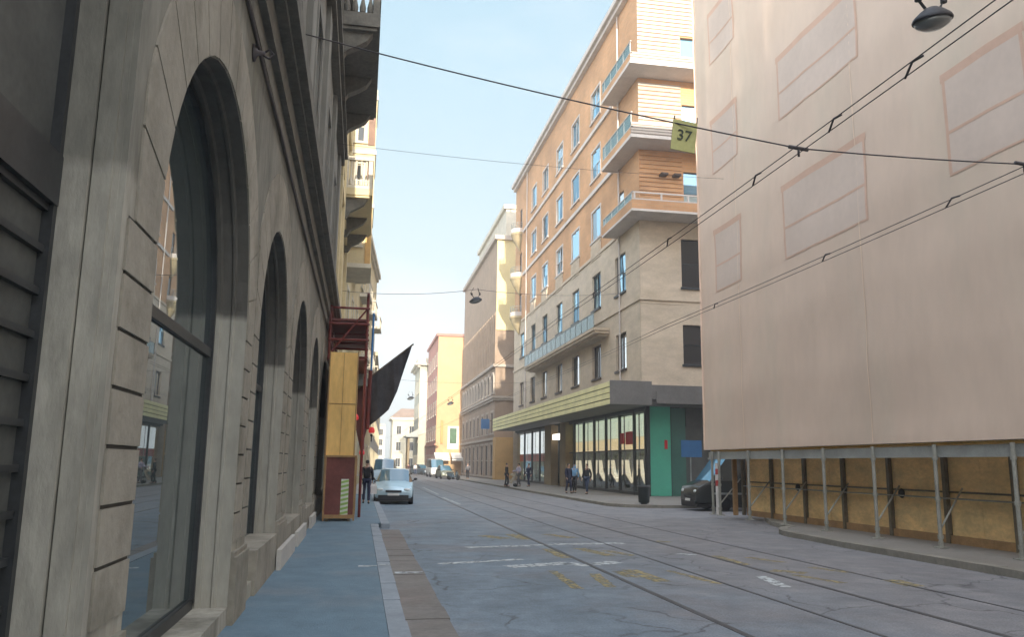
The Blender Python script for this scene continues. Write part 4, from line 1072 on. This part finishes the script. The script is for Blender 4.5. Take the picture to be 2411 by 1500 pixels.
for (a, b, s), lb in ((((-1.2, 26, 11.9), (13.5, 26.4, 11.9), .15), 'thin span wire high across the sky between the near walls'), (((-1.2, 40, 9.9), (5.3, 40, 10.3), .2), 'thin span wire from the yellow palazzo to the mid street lamp'),
                      (((5.3, 40, 10.3), (14.4, 45.2, 11.6), .2), 'thin span wire from the mid street lamp to the orange block'), (((-1.2, 9, 9.6), (7.3, 9, 8.25), .1), 'thin span wire from the palazzo to the near street lamp'),
                      (((7.3, 9, 8.25), (12.15, 6.5, 8.6), .05), 'thin span wire from the near street lamp to the scaffold sheet'), (((-1.2, 70, 9), (14.9, 72, 9), .4), 'faint span wire far along the street below the orange block windows')):
    wire('span_wire', sag(a, b, s), .006 if a[1] < 30 else .012, lb, 'thin span wires')
npl = thing('number_plate', 'yellow green plate with black 37 hanging on the span wire', 'sign', (3.57, 8.72, 5.58))
ang = R(-7)
def rot(u, v, d=0):   # plate hangs a little askew
    return (3.58 + u * math.cos(ang) - v * math.sin(ang) * -1 * -1, 8.72 - d, 5.585 + u * math.sin(ang) + v * math.cos(ang))
w = MB(); w.prism([rot(-.15, -.19), rot(.15, -.19), rot(.15, .19), rot(-.15, .19)], (0, .012, 0)); w.build('plate', SIGNY, npl)
w = MB()
for u in (-.14, .14): w.tube([rot(u, .19, .0), (rot(u, .19)[0] + .01, 8.73, 5.83 - .02 * u)], .008, 5)
w.build('hanger', WIRE, npl)
cu = bpy.data.curves.new('digits', 'FONT'); cu.body = '37'; cu.size = .19; cu.align_x = 'CENTER'; cu.align_y = 'CENTER'; cu.extrude = .003
to = bpy.data.objects.new('digits', cu); COL.objects.link(to)
dg = bpy.context.evaluated_depsgraph_get(); tm = bpy.data.meshes.new_from_object(to.evaluated_get(dg)); bpy.data.objects.remove(to)
Mx = Matrix.Rotation(ang * -1 * -1, 4, 'Y') if False else Matrix.Identity(4)
basis = Matrix(((math.cos(ang), -math.sin(ang) * 1, 0, 0), (0, 0, -1, 0), (math.sin(ang), math.cos(ang), 0, 0), (0, 0, 0, 1)))
tm.transform(Matrix.Translation((.01, -.008, -.0)) @ basis); tm.materials.clear(); tm.materials.append(INK)
d_ = bpy.data.objects.new('digits', tm); COL.objects.link(d_); d_.parent = npl
def street_lamp(loc, label, s=1.0, rz=0):
    t = thing('hanging_lamp', label, 'street lamp', loc, 0, 'street lamps hung over the road')
    x, y, z = loc
    w = MB(); w.lathe([(.02, .17), (.10, .16), (.20, .10), (.30, .02), (.325, -.03), (.31, -.05)], (0, 0, 0), 20, 'z', .72)
    w.v = [((a * s * math.cos(rz) - b * s * math.sin(rz)) + x, a * s * math.sin(rz) + b * s * math.cos(rz) + y, c_ * s + z + a * s * .22) for a, b, c_ in w.v]; w.build('hood', LAMPM, t, True)
    w = MB(); w.lathe([(.30, -.05), (.26, -.10), (.16, -.15), (.03, -.165)], (0, 0, 0), 20, 'z', .72)
    w.v = [((a * s * math.cos(rz) - b * s * math.sin(rz)) + x, a * s * math.sin(rz) + b * s * math.cos(rz) + y, c_ * s + z + a * s * .22) for a, b, c_ in w.v]; w.build('bowl', LAMPG, t, True)
    w = MB(); w.tube([(x - .1 * s, y, z + .14 * s), (x - .26 * s, y, z + .34 * s), (x - .12 * s, y, z + .62 * s)], .022 * s, 6); w.tube([(x + .12 * s, y, z + .16 * s), (x + .2 * s, y, z + .3 * s), (x + .1 * s, y, z + .62 * s)], .02 * s, 6)
    w.lathe([(.05 * s, -.05 * s), (.05 * s, .05 * s)], (x - .2 * s, y, z + .3 * s), 8); w.lathe([(.045 * s, -.05 * s), (.045 * s, .05 * s)], (x + .2 * s, y, z + .32 * s), 8)
    w.build('hanger', BLKP, t)
street_lamp((7.22, 9, 7.66), 'grey oval street lamp hanging at the upper right in front of the scaffold sheet', .95, R(15))
street_lamp((5.28, 40, 9.75), 'small dark street lamp hanging mid street against the ribbed block', 1.0)
street_lamp((5.6, 100, 9.4), 'tiny street lamp hanging far off against the sky left of the corniced house', 1.3)
street_lamp((10.4, 100, 8.9), 'tiny street lamp hanging far off in front of the sunlit orange end wall', 1.3)

# ------------------------------------------------------------------ vehicles
def vehicle(name, label, cat, loc, rz, paint, st, W, glass=CGLASSB, wy=(-1.3, 1.3), wr=.31, cowl=3, wtop=4, rtop=6, rend=7, group=None, mask=None, lamp_z=.62, plate=True):
    """st: stations from nose (-y) to tail: (y, half width, bottom, belt, top, roof half width)"""
    t = thing(name, label, cat, loc, rz, group)
    rings = []
    for (y, w, zb, be, tp_, rw) in st:
        h = [(0, zb), (w * .82, zb), (w * .98, zb + .10), (w, (zb + be) / 2), (w * .985, be - .10), (w * .95, be), (rw, tp_ - .05), (rw * .72, tp_ - .004), (0, tp_)]
        rings.append([(x, y, z) for x, z in h] + [(-x, y, z) for x, z in h[-2:0:-1]])
    n = len(rings[0]); parts = {'body': [], 'windscreen': [], 'rear_window': [], 'side_window': []}
    for i in range(len(rings) - 1):
        for k in range(n):
            q = [rings[i][k], rings[i][(k + 1) % n], rings[i + 1][(k + 1) % n], rings[i + 1][k]]
            kk = k if k < 8 else n - 1 - k
            nm = 'body'
            if cowl <= i < wtop and kk in (6, 7): nm = 'windscreen'
            elif rtop <= i < rend and kk in (6, 7): nm = 'rear_window'
            elif cowl <= i < rend and kk == 5: nm = 'side_window'
            parts[nm].append(q)
    for nm, qs in parts.items():
        m = MB()
        for q in qs: m.quad(*q)
        if nm == 'body': m.poly(rings[0]); m.poly(rings[-1])
        o = m.build(nm, paint if nm == 'body' else (glass if nm == 'windscreen' else CGLASS), t, world=False)
        bm = bmesh.new(); bm.from_mesh(o.data); bmesh.ops.remove_doubles(bm, verts=bm.verts, dist=1e-4); bmesh.ops.recalc_face_normals(bm, faces=bm.faces); bm.to_mesh(o.data); bm.free()
        for p in o.data.polygons: p.use_smooth = True
        if nm == 'body':
            md = o.modifiers.new('bev', 'BEVEL'); md.width = .025; md.segments = 2; md.limit_method = 'ANGLE'; md.angle_limit = R(25)
    yf = st[0][0]; yr = st[-1][0]
    for s in (-1, 1):
        m = MB(); m.lathe([(.02, 0), (.09, .03), (.11, .06), (.08, .10), (.02, .12)], (0, 0, 0), 12, 'y', .62)
        m.v = [(a * 1.35 + s * W * .34, yf + .10 - b, c_ + lamp_z) for a, b, c_ in m.v]; m.build('headlight', HEADL, t, True, world=False)
        m = MB(); m.lathe([(.02, -.1), (.07, -.06), (.08, 0), (.06, .06), (.02, .08)], (s * (W / 2 + .09), st[cowl][0] + .35, st[cowl][3] + .12), 10, 'y', .7); m.tube([(s * W * .46, st[cowl][0] + .35, st[cowl][3] + .02), (s * (W / 2 + .06), st[cowl][0] + .35, st[cowl][3] + .1)], .02, 5)
        m.build('wing_mirror', BLKP, t, True, world=False)
        for y in wy:
            m = MB(); x = s * (W / 2 - .10)
            pr = [(wr * .62, -.1), (wr * .94, -.1), (wr, -.06), (wr, .06), (wr * .94, .1), (wr * .62, .1)]
            m.lathe(pr, (x, y, wr), 20, 'x'); wo = m.build('wheel', TYRE, t, True, world=False)
            m = MB(); m.lathe([(wr * .63, -.085), (wr * .5, -.06), (wr * .2, -.04), (wr * .2, .04), (wr * .5, .06), (wr * .63, .085)], (x + s * .012, y, wr), 16, 'x'); m.build('rim', RIMM, wo, True, world=False)
        m = MB(); m.box(s * W * .40 - .09, s * W * .40 + .09, yr - .04, yr + .025, .62, .82); m.build('tail_light', REDS, t, world=False)
    m = MB(); m.box(-W * .2, W * .2, yf - .012, yf + .06, .50, .60); m.build('grille', BLKP, t, world=False)
    m = MB(); m.box(-W * .38, W * .38, yf - .02, yf + .08, .22, .40); m.box(-W * .44, W * .44, yf + .03, yr - .05, .16, .27); m.build('lower_bumper', BLKP, t, world=False)
    if plate: m = MB(); m.box(-.25, .25, yf - .035, yf - .021, .38, .48); m.build('licence_plate', PLATE, t, world=False)
    return t
HATCH = lambda L, H, w: [(-L / 2, w * .80, .30, .56, .60, w * .5), (-L / 2 + .10, w * .94, .22, .72, .75, w * .55), (-L / 2 + .7, w, .20, .86, .90, w * .6), (-L / 2 + 1.12, w, .20, .93, .97, w * .78),
                        (-L / 2 + 1.85, w, .20, .95, H - .03, w * .72), (-L / 2 + 2.6, w, .20, .96, H, w * .74), (L / 2 - .65, w, .20, .97, H - .08, w * .72), (L / 2 - .1, w * .95, .24, .95, 1.0, w * .7), (L / 2, w * .85, .32, .6, .7, w * .6)]
VAN = lambda L, H, w: [(-L / 2, w * .86, .32, .72, .78, w * .6), (-L / 2 + .10, w * .97, .26, .95, 1.0, w * .66), (-L / 2 + .45, w, .24, 1.12, 1.16, w * .7), (-L / 2 + .62, w, .24, 1.18, 1.22, w * .82),
                      (-L / 2 + 1.35, w, .24, 1.22, H - .06, w * .80), (-L / 2 + 1.9, w, .24, 1.22, H, w * .84), (L / 2 - .5, w, .24, 1.22, H, w * .84), (L / 2 - .05, w * .98, .26, 1.2, H - .1, w * .82), (L / 2, w * .95, .34, 1.1, H - .5, w * .8)]
vehicle('parked_car', 'light silver blue hatchback facing us beside the left pavement', 'car', (1.55, 38.2, 0), R(-3), CARB, HATCH(4.0, 1.5, .84), 1.68)
vehicle('parked_van', 'pale blue white van queued right behind the silver blue hatchback', 'van', (1.9, 66, 0), R(-4), CARW, VAN(4.6, 2.05, .88), 1.76)
vehicle('parked_car', 'dark slate car coming down the far right side of the street', 'car', (9.1, 129, 0), R(35), CARD, HATCH(4.3, 1.55, .88), 1.76)
vehicle('parked_car', 'sage green small car parked at the right kerb below the ribbed block', 'car', (9.75, 98, 0), R(6), CARG, HATCH(3.7, 1.55, .8), 1.6)
vehicle('parked_van', 'dark van parked nose out in the side street at the end of the scaffold', 'van', (15.75, 32.9, 0), R(-90), VANP, VAN(4.9, 2.2, .95), 1.9, glass=GL_W, wr=.34, lamp_z=.78)
vehicle('parked_van', 'white van parked at the far right kerb ahead of the sage green car', 'van', (9.7, 110, 0), R(4), CARW2, VAN(4.9, 2.3, .95), 1.9)
vehicle('parked_car', 'small pale car waiting far down the left side behind the pale blue van', 'car', (3.2, 92, 0), R(-5), CARG2, HATCH(3.9, 1.5, .82), 1.64)
dv = [o for o in COL.objects if o.get('label', '').startswith('dark van parked nose out')][0]
m = MB(); m.box(.955, .985, -1.75, 2.3, .66, .74); m.build('side_moulding', GREYM, dv, world=False)
m = MB(); m.box(-.965, -.94, -1.75, 2.3, .66, .74); m.build('side_moulding', GREYM, dv, world=False)
def scooter(loc, rz, paint, label):
    t = thing('motor_scooter', label, 'scooter', loc, rz, 'scooters at the far right kerb')
    m = MB(); m.prism([(-.14, -.55, .75), (-.14, -.5, .3), (-.14, .1, .26), (-.14, .75, .45), (-.14, .85, .72), (-.14, .1, .7), (-.14, -.05, .38), (-.14, -.4, .38), (-.14, -.42, .95)], (.28, 0, 0)); m.build('body', paint, t, world=False, bevel=.03)
    m = MB(); m.box(-.13, .13, .05, .82, .73, .82); m.build('seat', BLKP, t, world=False, bevel=.02)
    for y in (-.62, .58):
        m = MB(); m.lathe([(.12, -.05), (.22, -.05), (.24, 0), (.22, .05), (.12, .05)], (0, y, .24), 16, 'x'); m.build('wheel', TYRE, t, True, world=False)
    m = MB(); m.tube([(-.3, -.42, 1.05), (0, -.46, 1.0), (.3, -.42, 1.05)], .02, 6); m.tube([(0, -.46, 1.0), (0, -.62, .26)], .03, 6); m.build('handlebar', BLKP, t, world=False)
scooter((9.9, 90.2, 0), R(40), CARD, 'slate scooter parked nearest of the pair at the far kerb')
scooter((10.1, 92.0, 0), R(55), CARG, 'sage green scooter parked just behind the slate scooter')

# ------------------------------------------------------------------ street furniture
bn = thing('litter_bin', 'dark green litter bin standing in front of the turquoise shop corner', 'bin', (12.2, 35.2, .118))
m = MB(); m.lathe([(.21, .06), (.24, .1), (.26, .75), (.27, .76), (.27, .80), (.235, .80), (.22, .2)], (12.2, 35.2, .118), 18); m.build('body', BIN, bn, True)
m = MB(); m.lathe([(.275, .70), (.285, .72), (.285, .76), (.275, .78)], (12.2, 35.2, .118), 18); m.build('rim', DFRAME, bn, True)
m = MB(); m.lathe([(.15, 0), (.15, .05), (.05, .07)], (12.2, 35.2, .118), 14); m.build('foot', DFRAME, bn, True)
bs = thing('road_sign', 'blue rectangular road sign beside the dark van at the side street corner', 'sign', (15.5, 38, .118))
m = MB(); m.box(15.06, 16.1, 37.97, 38.0, 2.2, 3.0); m.build('panel', BLUES, bs); m = MB(); m.tube([(15.55, 38.05, .118), (15.55, 38.05, 2.95)], .035, 8); m.build('post', GREYM, bs)
b2 = thing('shop_sign', 'small blue projecting sign on the ribbed block beside the canopy end', 'sign', (13.4, 92, 6.2))
m = MB(); m.box(13.05, 14.0, 92, 92.12, 5.6, 6.7); m.build('panel', BLUES, b2); m = MB(); m.tube([(14.0, 92.06, 6.5), (14.25, 92.06, 6.5)], .03, 6); m.build('bracket', BLKP, b2)

# ------------------------------------------------------------------ people
def skin(name, V, E_, mat, parent, sub=1):
    me = bpy.data.meshes.new(name); me.from_pydata([v[:3] for v in V], E_, [])
    o = bpy.data.objects.new(name, me); COL.objects.link(o)
    md = o.modifiers.new('skin', 'SKIN'); md.use_smooth_shade = True; md.branch_smoothing = .3
    me.skin_vertices.new() if hasattr(me.skin_vertices, 'new') and not me.skin_vertices else None
    lay = me.skin_vertices[0].data
    for i, v in enumerate(V): lay[i].radius = (v[3], v[4] if len(v) > 4 else v[3]); lay[i].use_root = (i == 0)
    if sub: s_ = o.modifiers.new('sub', 'SUBSURF'); s_.levels = sub; s_.render_levels = sub
    d = bpy.context.evaluated_depsgraph_get(); d.update()
    nm = bpy.data.meshes.new_from_object(o.evaluated_get(d)); bpy.data.objects.remove(o)
    nm.materials.clear(); nm.materials.append(mat)
    for p in nm.polygons: p.use_smooth = True
    r_ = bpy.data.objects.new(name, nm); COL.objects.link(r_); r_.parent = parent; KIDS.setdefault(parent, []).append(r_)
    return r_
def person(label, loc, rz, top, bot, stride=.12, arms=(0, 0), s=1.0, hood=False, long=False, group='people on the pavements'):
    t = thing('person', label, 'person', loc, rz, group)
    J = {}
    for k, sx in ((0, -1), (1, 1)):
        st = stride * (1 if k else -1); a = arms[k]
        J[k] = dict(hip=(sx * .09, 0, .92), knee=(sx * .10, -st * .75 - .03, .50), ank=(sx * .10, -st * 1.25 + .03, .09 if st > -.2 else .12), toe=(sx * .115, -st * 1.25 - .13, .045),
                    sho=(sx * .175, .01, 1.41), elb=(sx * .225, .03 + st * .5 - a * .05, 1.14 + a * .02), wri=(sx * .225, -.05 + st * .9 - a * .24, .91 + a * .22))
    V = [(0, 0, .96, .13, .10), (0, 0, 1.10, .125, .095), (0, 0, 1.30, .15, .105), (0, .005, 1.44, .085, .07), (0, .0, 1.51, .052), (0, -.012, 1.60, .078, .092), (0, -.002, 1.69, .062, .075), (0, -.112, 1.595, .012)]
    E_ = [(0, 1), (1, 2), (2, 3), (3, 4), (4, 5), (5, 6), (5, 7)]
    for k in (0, 1):
        j = J[k]; sx = -1 if k == 0 else 1; b = len(V)
        w_ = j['wri']
        V += [(*j['sho'], .058), (*j['elb'], .042), (*w_, .028), (w_[0], w_[1] - .03, w_[2] - .065, .034, .018)]
        E_ += [(2, b), (b, b + 1), (b + 1, b + 2), (b + 2, b + 3)]
        for q, (dx, ln) in enumerate(((-.024, .07), (-.008, .082), (.009, .076), (.025, .06))):
            c = len(V); V += [(w_[0] + dx * .4, w_[1] - .04 + dx, w_[2] - .10, .0095), (w_[0] + dx * .4 - sx * .012, w_[1] - .05 + dx * 1.1, w_[2] - .10 - ln * .8, .0075)]; E_ += [(b + 3, c), (c, c + 1)]
        c = len(V); V += [(w_[0] - sx * .02, w_[1] - .065, w_[2] - .075, .010), (w_[0] - sx * .028, w_[1] - .085, w_[2] - .105, .008)]; E_ += [(b + 3, c), (c, c + 1)]
        b = len(V); V += [(*j['hip'], .088), (*j['knee'], .058), (*j['ank'], .038), (*j['toe'], .036, .026)]
        E_ += [(0, b), (b, b + 1), (b + 1, b + 2), (b + 2, b + 3)]
    skin('body', V, E_, SKIN, t)
    g = .02
    jv = [(0, 0, .90 if not long else .80, .15 + g, .115 + g), (0, 0, 1.10, .135 + g, .10 + g), (0, 0, 1.30, .16 + g, .112 + g), (0, .008, 1.435, .10, .08)]; je = [(0, 1), (1, 2), (2, 3)]
    if long: jv.append((0, .0, .58, .17, .14)); je.append((0, 4))
    if hood: b = len(jv); jv += [(0, .03, 1.56, .11, .11), (0, .03, 1.68, .09, .09)]; je += [(3, b), (b, b + 1)]
    for k in (0, 1):
        j = J[k]; b = len(jv); jv += [(*j['sho'], .075), (*j['elb'], .058), (*j['wri'], .045)]; je += [(2, b), (b, b + 1), (b + 1, b + 2)]
    skin('jacket', jv, je, CL[top], t)
    tv = [(0, 0, .95, .14, .112)]; te = []
    for k in (0, 1):
        j = J[k]; b = len(tv); tv += [(*j['hip'], .102), (*j['knee'], .075), (j['ank'][0], j['ank'][1], j['ank'][2] + .03, .058)]; te += [(0, b), (b, b + 1), (b + 1, b + 2)]
    skin('trousers', tv, te, CL[bot], t)
    for k in (0, 1):
        j = J[k]; a = j['ank']; q = j['toe']; skin('shoe', [(a[0], a[1] + .03, a[2] - .035, .046, .042), (a[0], a[1] - .03, a[2] - .04, .046, .04), (q[0], q[1] - .02, max(q[2] - .003, .03), .044, .03)], [(0, 1), (1, 2)], BLKP, t)
    if not hood: skin('hair', [(0, .03, 1.57, .07, .075), (0, .028, 1.66, .085, .085), (0, -.015, 1.725, .062, .07)], [(0, 1), (1, 2)], HAIR, t)
    m = MB()
    for sx in (-1, 1): m.lathe([(.002, -.008), (.011, 0), (.002, .008)], (sx * .032, -.098, 1.622), 8, 'y')
    m.build('eyes', BLKP, t, world=False)
    t.scale = (s, s, s)
    return t
person('person in dark clothes walking away on the left pavement carrying white bags', (.29, 34.3, .12), R(180), 'black', 'navy', .16, long=False)
for x, lb in ((.02, 'white carrier bag in the left hand of the walking person'), (.57, 'white carrier bag in the right hand of the walking person')):
    m = MB(); pts = []
    zz = .12 + .81
    m.add([(x + a * .13 * (1 - .25 * (c_ > .3)), 34.27 + b * .06 * (1 - .5 * (c_ > .3)), zz - .42 + c_) for c_ in (0, .3, .4) for a, b in ((-1, -1), (1, -1), (1, 1), (-1, 1))],
          [(3, 2, 1, 0), (8, 9, 10, 11)] + [(i * 4 + k, i * 4 + (k + 1) % 4, i * 4 + 4 + (k + 1) % 4, i * 4 + 4 + k) for i in (0, 1) for k in range(4)])
    bo = tag(m.build('carrier_bag', CL['white']), lb, 'bag', 'white carrier bags')
    m = MB(); m.tube([(x - .06, 34.27, zz - .03), (x - .03, 34.27, zz + .02), (x + .03, 34.27, zz + .02), (x + .06, 34.27, zz - .03)], .008, 5); m.build('handle', CL['white'], bo)
person('person in beige standing past the walker close to the parked van', (.42, 46, .12), R(10), 'beige', 'grey', .05)
person('person in black standing at the far end of the shop front under the canopy', (10.6, 60.8, .118), R(60), 'black', 'black', .06)
person('person in a lilac jacket pushing the beige pushchair', (11.6, 61.4, .118), R(-70), 'lilac', 'grey', .14, (1, 1))
person('person in navy walking just behind the lilac jacket', (12.4, 61.6, .118), R(-60), 'navy', 'navy', .12)
person('person in long dark navy coat by the entrance pillar', (12.0, 47.8, .118), R(20), 'navy', 'navy', .08, long=True)
person('person in a sky blue hooded jacket between two dark figures', (12.55, 48.6, .118), R(-30), 'sky', 'black', .1, hood=True)
person('person in black jacket and jeans nearest the drape displays', (12.85, 46.9, .118), R(-50), 'black', 'jean', .14)
person('person in maroon far off near the porch column', (7.1, 126, .0), R(170), 'maroon', 'grey', .12)
person('person in white far down the street near the corniced house', (7.6, 118, .0), R(10), 'white', 'jean', .14)
person('person in grey at the far right kerb beside the scooters', (11.3, 89, .118), R(-20), 'grey', 'black', .1)
pc = thing('pushchair', 'beige pushchair in front of the lilac jacket', 'pushchair', (10.95, 61.15, .118))
m = MB(); m.prism([(10.7, 60.95, .45), (11.0, 60.95, .35), (11.25, 60.95, .85), (11.15, 60.95, .88), (10.95, 60.95, .5), (10.7, 60.95, .53)], (0, .4, 0)); m.build('seat', CL['beige'], pc)
m = MB(); m.prism([(10.95, 60.94, .95), (10.98, 60.94, 1.05), (11.1, 60.94, 1.1), (11.24, 60.94, 1.02), (11.26, 60.94, .85)], (0, .42, 0)); m.build('hood', CL['beige'], pc)
m = MB()
for y in (60.94, 61.36): m.tube([(10.62, y, .27), (11.2, y, .8), (11.4, y, 1.14)], .014, 6); m.tube([(11.3, y, .25), (11.0, y, .55)], .014, 6)
m.tube([(11.4, 60.94, 1.14), (11.4, 61.36, 1.14)], .016, 6); m.build('frame', GREYM, pc)
for x in (10.62, 11.3):
    for y in (60.92, 61.38):
        m = MB(); m.lathe([(.06, -.02), (.125, -.02), (.125, .02), (.06, .02)], (x, y, .245), 14, 'y'); m.build('wheel', TYRE, pc, True)

# thin haze filling the street
hz = MB(); hz.box(-70, 90, -90, 300, -1.1, 42)
hm = bpy.data.materials.new('haze'); hm.use_nodes = True; hn = hm.node_tree.nodes; hn.remove(hn['Principled BSDF'])
pv = hn.new('ShaderNodeVolumePrincipled'); pv.inputs['Color'].default_value = (.94, .95, .97, 1); pv.inputs['Density'].default_value = .0018; pv.inputs['Anisotropy'].default_value = .0
hm.node_tree.links.new(pv.outputs[0], hn['Material Output'].inputs['Volume'])
ho = hz.build('haze', hm); ho['kind'] = 'stuff'

# ------------------------------------------------------------------ light, sky, camera
EL = R(13); AZ = R(.6)      # low sun straight down the street from behind the viewpoint
wd = bpy.data.worlds.new('World'); sc.world = wd; wd.use_nodes = True
nt = wd.node_tree; N = nt.nodes; L = nt.links
sk = N.new('ShaderNodeTexSky'); sk.sky_type = 'NISHITA'; sk.sun_disc = False
sk.sun_elevation = EL; sk.sun_rotation = R(180); sk.air_density = 1.0; sk.dust_density = 1.5; sk.ozone_density = 1.2
# sky away from the sun dimmed, with thin pale cloud mixed in
tcw = N.new('ShaderNodeTexCoord'); spw = N.new('ShaderNodeSeparateXYZ'); L.new(tcw.outputs['Generated'], spw.inputs[0])
nzw = N.new('ShaderNodeTexNoise'); nzw.inputs['Scale'].default_value = 3.0; nzw.inputs['Detail'].default_value = 6
mpw = N.new('ShaderNodeMapping'); mpw.inputs['Scale'].default_value = (1, 1, 2.6); L.new(tcw.outputs['Generated'], mpw.inputs[0]); L.new(mpw.outputs[0], nzw.inputs['Vector'])
mrw = N.new('ShaderNodeMapRange'); mrw.interpolation_type = 'SMOOTHSTEP'; L.new(spw.outputs[1], mrw.inputs[0])
for i, v in enumerate((.15, .65, 0, 1)): mrw.inputs[i + 1].default_value = v
def vmath(op, a, b_):
    n = N.new('ShaderNodeVectorMath'); n.operation = op
    for i, q in enumerate((a, b_)):
        if isinstance(q, tuple): n.inputs[i].default_value = q
        else: L.new(q, n.inputs[i])
    return n.outputs[0]
den = vmath('ADD', sk.outputs[0], (1.3, .84, .62))
dimmed_sky = vmath('MULTIPLY', vmath('DIVIDE', sk.outputs[0], den), (.76, .765, .775))
mcw = N.new('ShaderNodeMapRange'); L.new(nzw.outputs['Fac'], mcw.inputs[0])
for i, v in enumerate((.45, .72, 0, .5)): mcw.inputs[i + 1].default_value = v
cw = N.new('ShaderNodeMix'); cw.data_type = 'RGBA'; L.new(mcw.outputs[0], cw.inputs[0]); L.new(dimmed_sky, cw.inputs[6]); cw.inputs[7].default_value = (.76, .79, .84, 1)
rear = vmath('DIVIDE', sk.outputs[0], vmath('ADD', vmath('MULTIPLY', sk.outputs[0], (.16, .16, .16)), (1, 1, 1)))
mc2 = N.new('ShaderNodeMapRange'); L.new(nzw.outputs['Fac'], mc2.inputs[0])
for i, v in enumerate((.38, .62, .15, .75)): mc2.inputs[i + 1].default_value = v
rw = N.new('ShaderNodeMix'); rw.data_type = 'RGBA'; L.new(mc2.outputs[0], rw.inputs[0]); L.new(rear, rw.inputs[6]); rw.inputs[7].default_value = (2.5, 2.4, 2.35, 1)  # bright cloud added overhead and behind as fill light
mxw = N.new('ShaderNodeMix'); mxw.data_type = 'RGBA'; L.new(mrw.outputs[0], mxw.inputs[0]); L.new(rw.outputs[2], mxw.inputs[6]); L.new(cw.outputs[2], mxw.inputs[7])
L.new(mxw.outputs[2], N['Background'].inputs['Color']); N['Background'].inputs['Strength'].default_value = .15
sl_ = bpy.data.lights.new('sun', 'SUN'); sl_.energy = 1.0; sl_.angle = R(.5); sl_.color = (1, .90, .74)
so = bpy.data.objects.new('sun', sl_); COL.objects.link(so); so.rotation_euler = (math.pi / 2 - EL, 0, -AZ); so.location = (0, -60, 60)
YAW, PITCH, ROLL = R(10.1), R(10.0), R(.77)
f = Vector((math.sin(YAW) * math.cos(PITCH), math.cos(YAW) * math.cos(PITCH), math.sin(PITCH)))
r0 = Vector((math.cos(YAW), -math.sin(YAW), 0)); u0 = r0.cross(f)
r1 = r0 * math.cos(ROLL) + u0 * math.sin(ROLL); u1 = u0 * math.cos(ROLL) - r0 * math.sin(ROLL)
cam = bpy.data.cameras.new('camera'); cam.sensor_width = 36; cam.lens = 1950 / 2411 * 36; cam.clip_start = .05; cam.clip_end = 3000
co_ = bpy.data.objects.new('camera', cam); COL.objects.link(co_)
co_.matrix_world = Matrix(((r1.x, u1.x, -f.x, 0), (r1.y, u1.y, -f.y, 0), (r1.z, u1.z, -f.z, 1.75), (0, 0, 0, 1)))
sc.camera = co_
sc.view_settings.view_transform = 'Standard'; sc.view_settings.look = 'None'; sc.view_settings.gamma = 1
sc.view_settings.exposure = 3.3
sc.render.engine = 'CYCLES'
sc.cycles.max_bounces = 8; sc.cycles.diffuse_bounces = 4; sc.cycles.transparent_max_bounces = 12
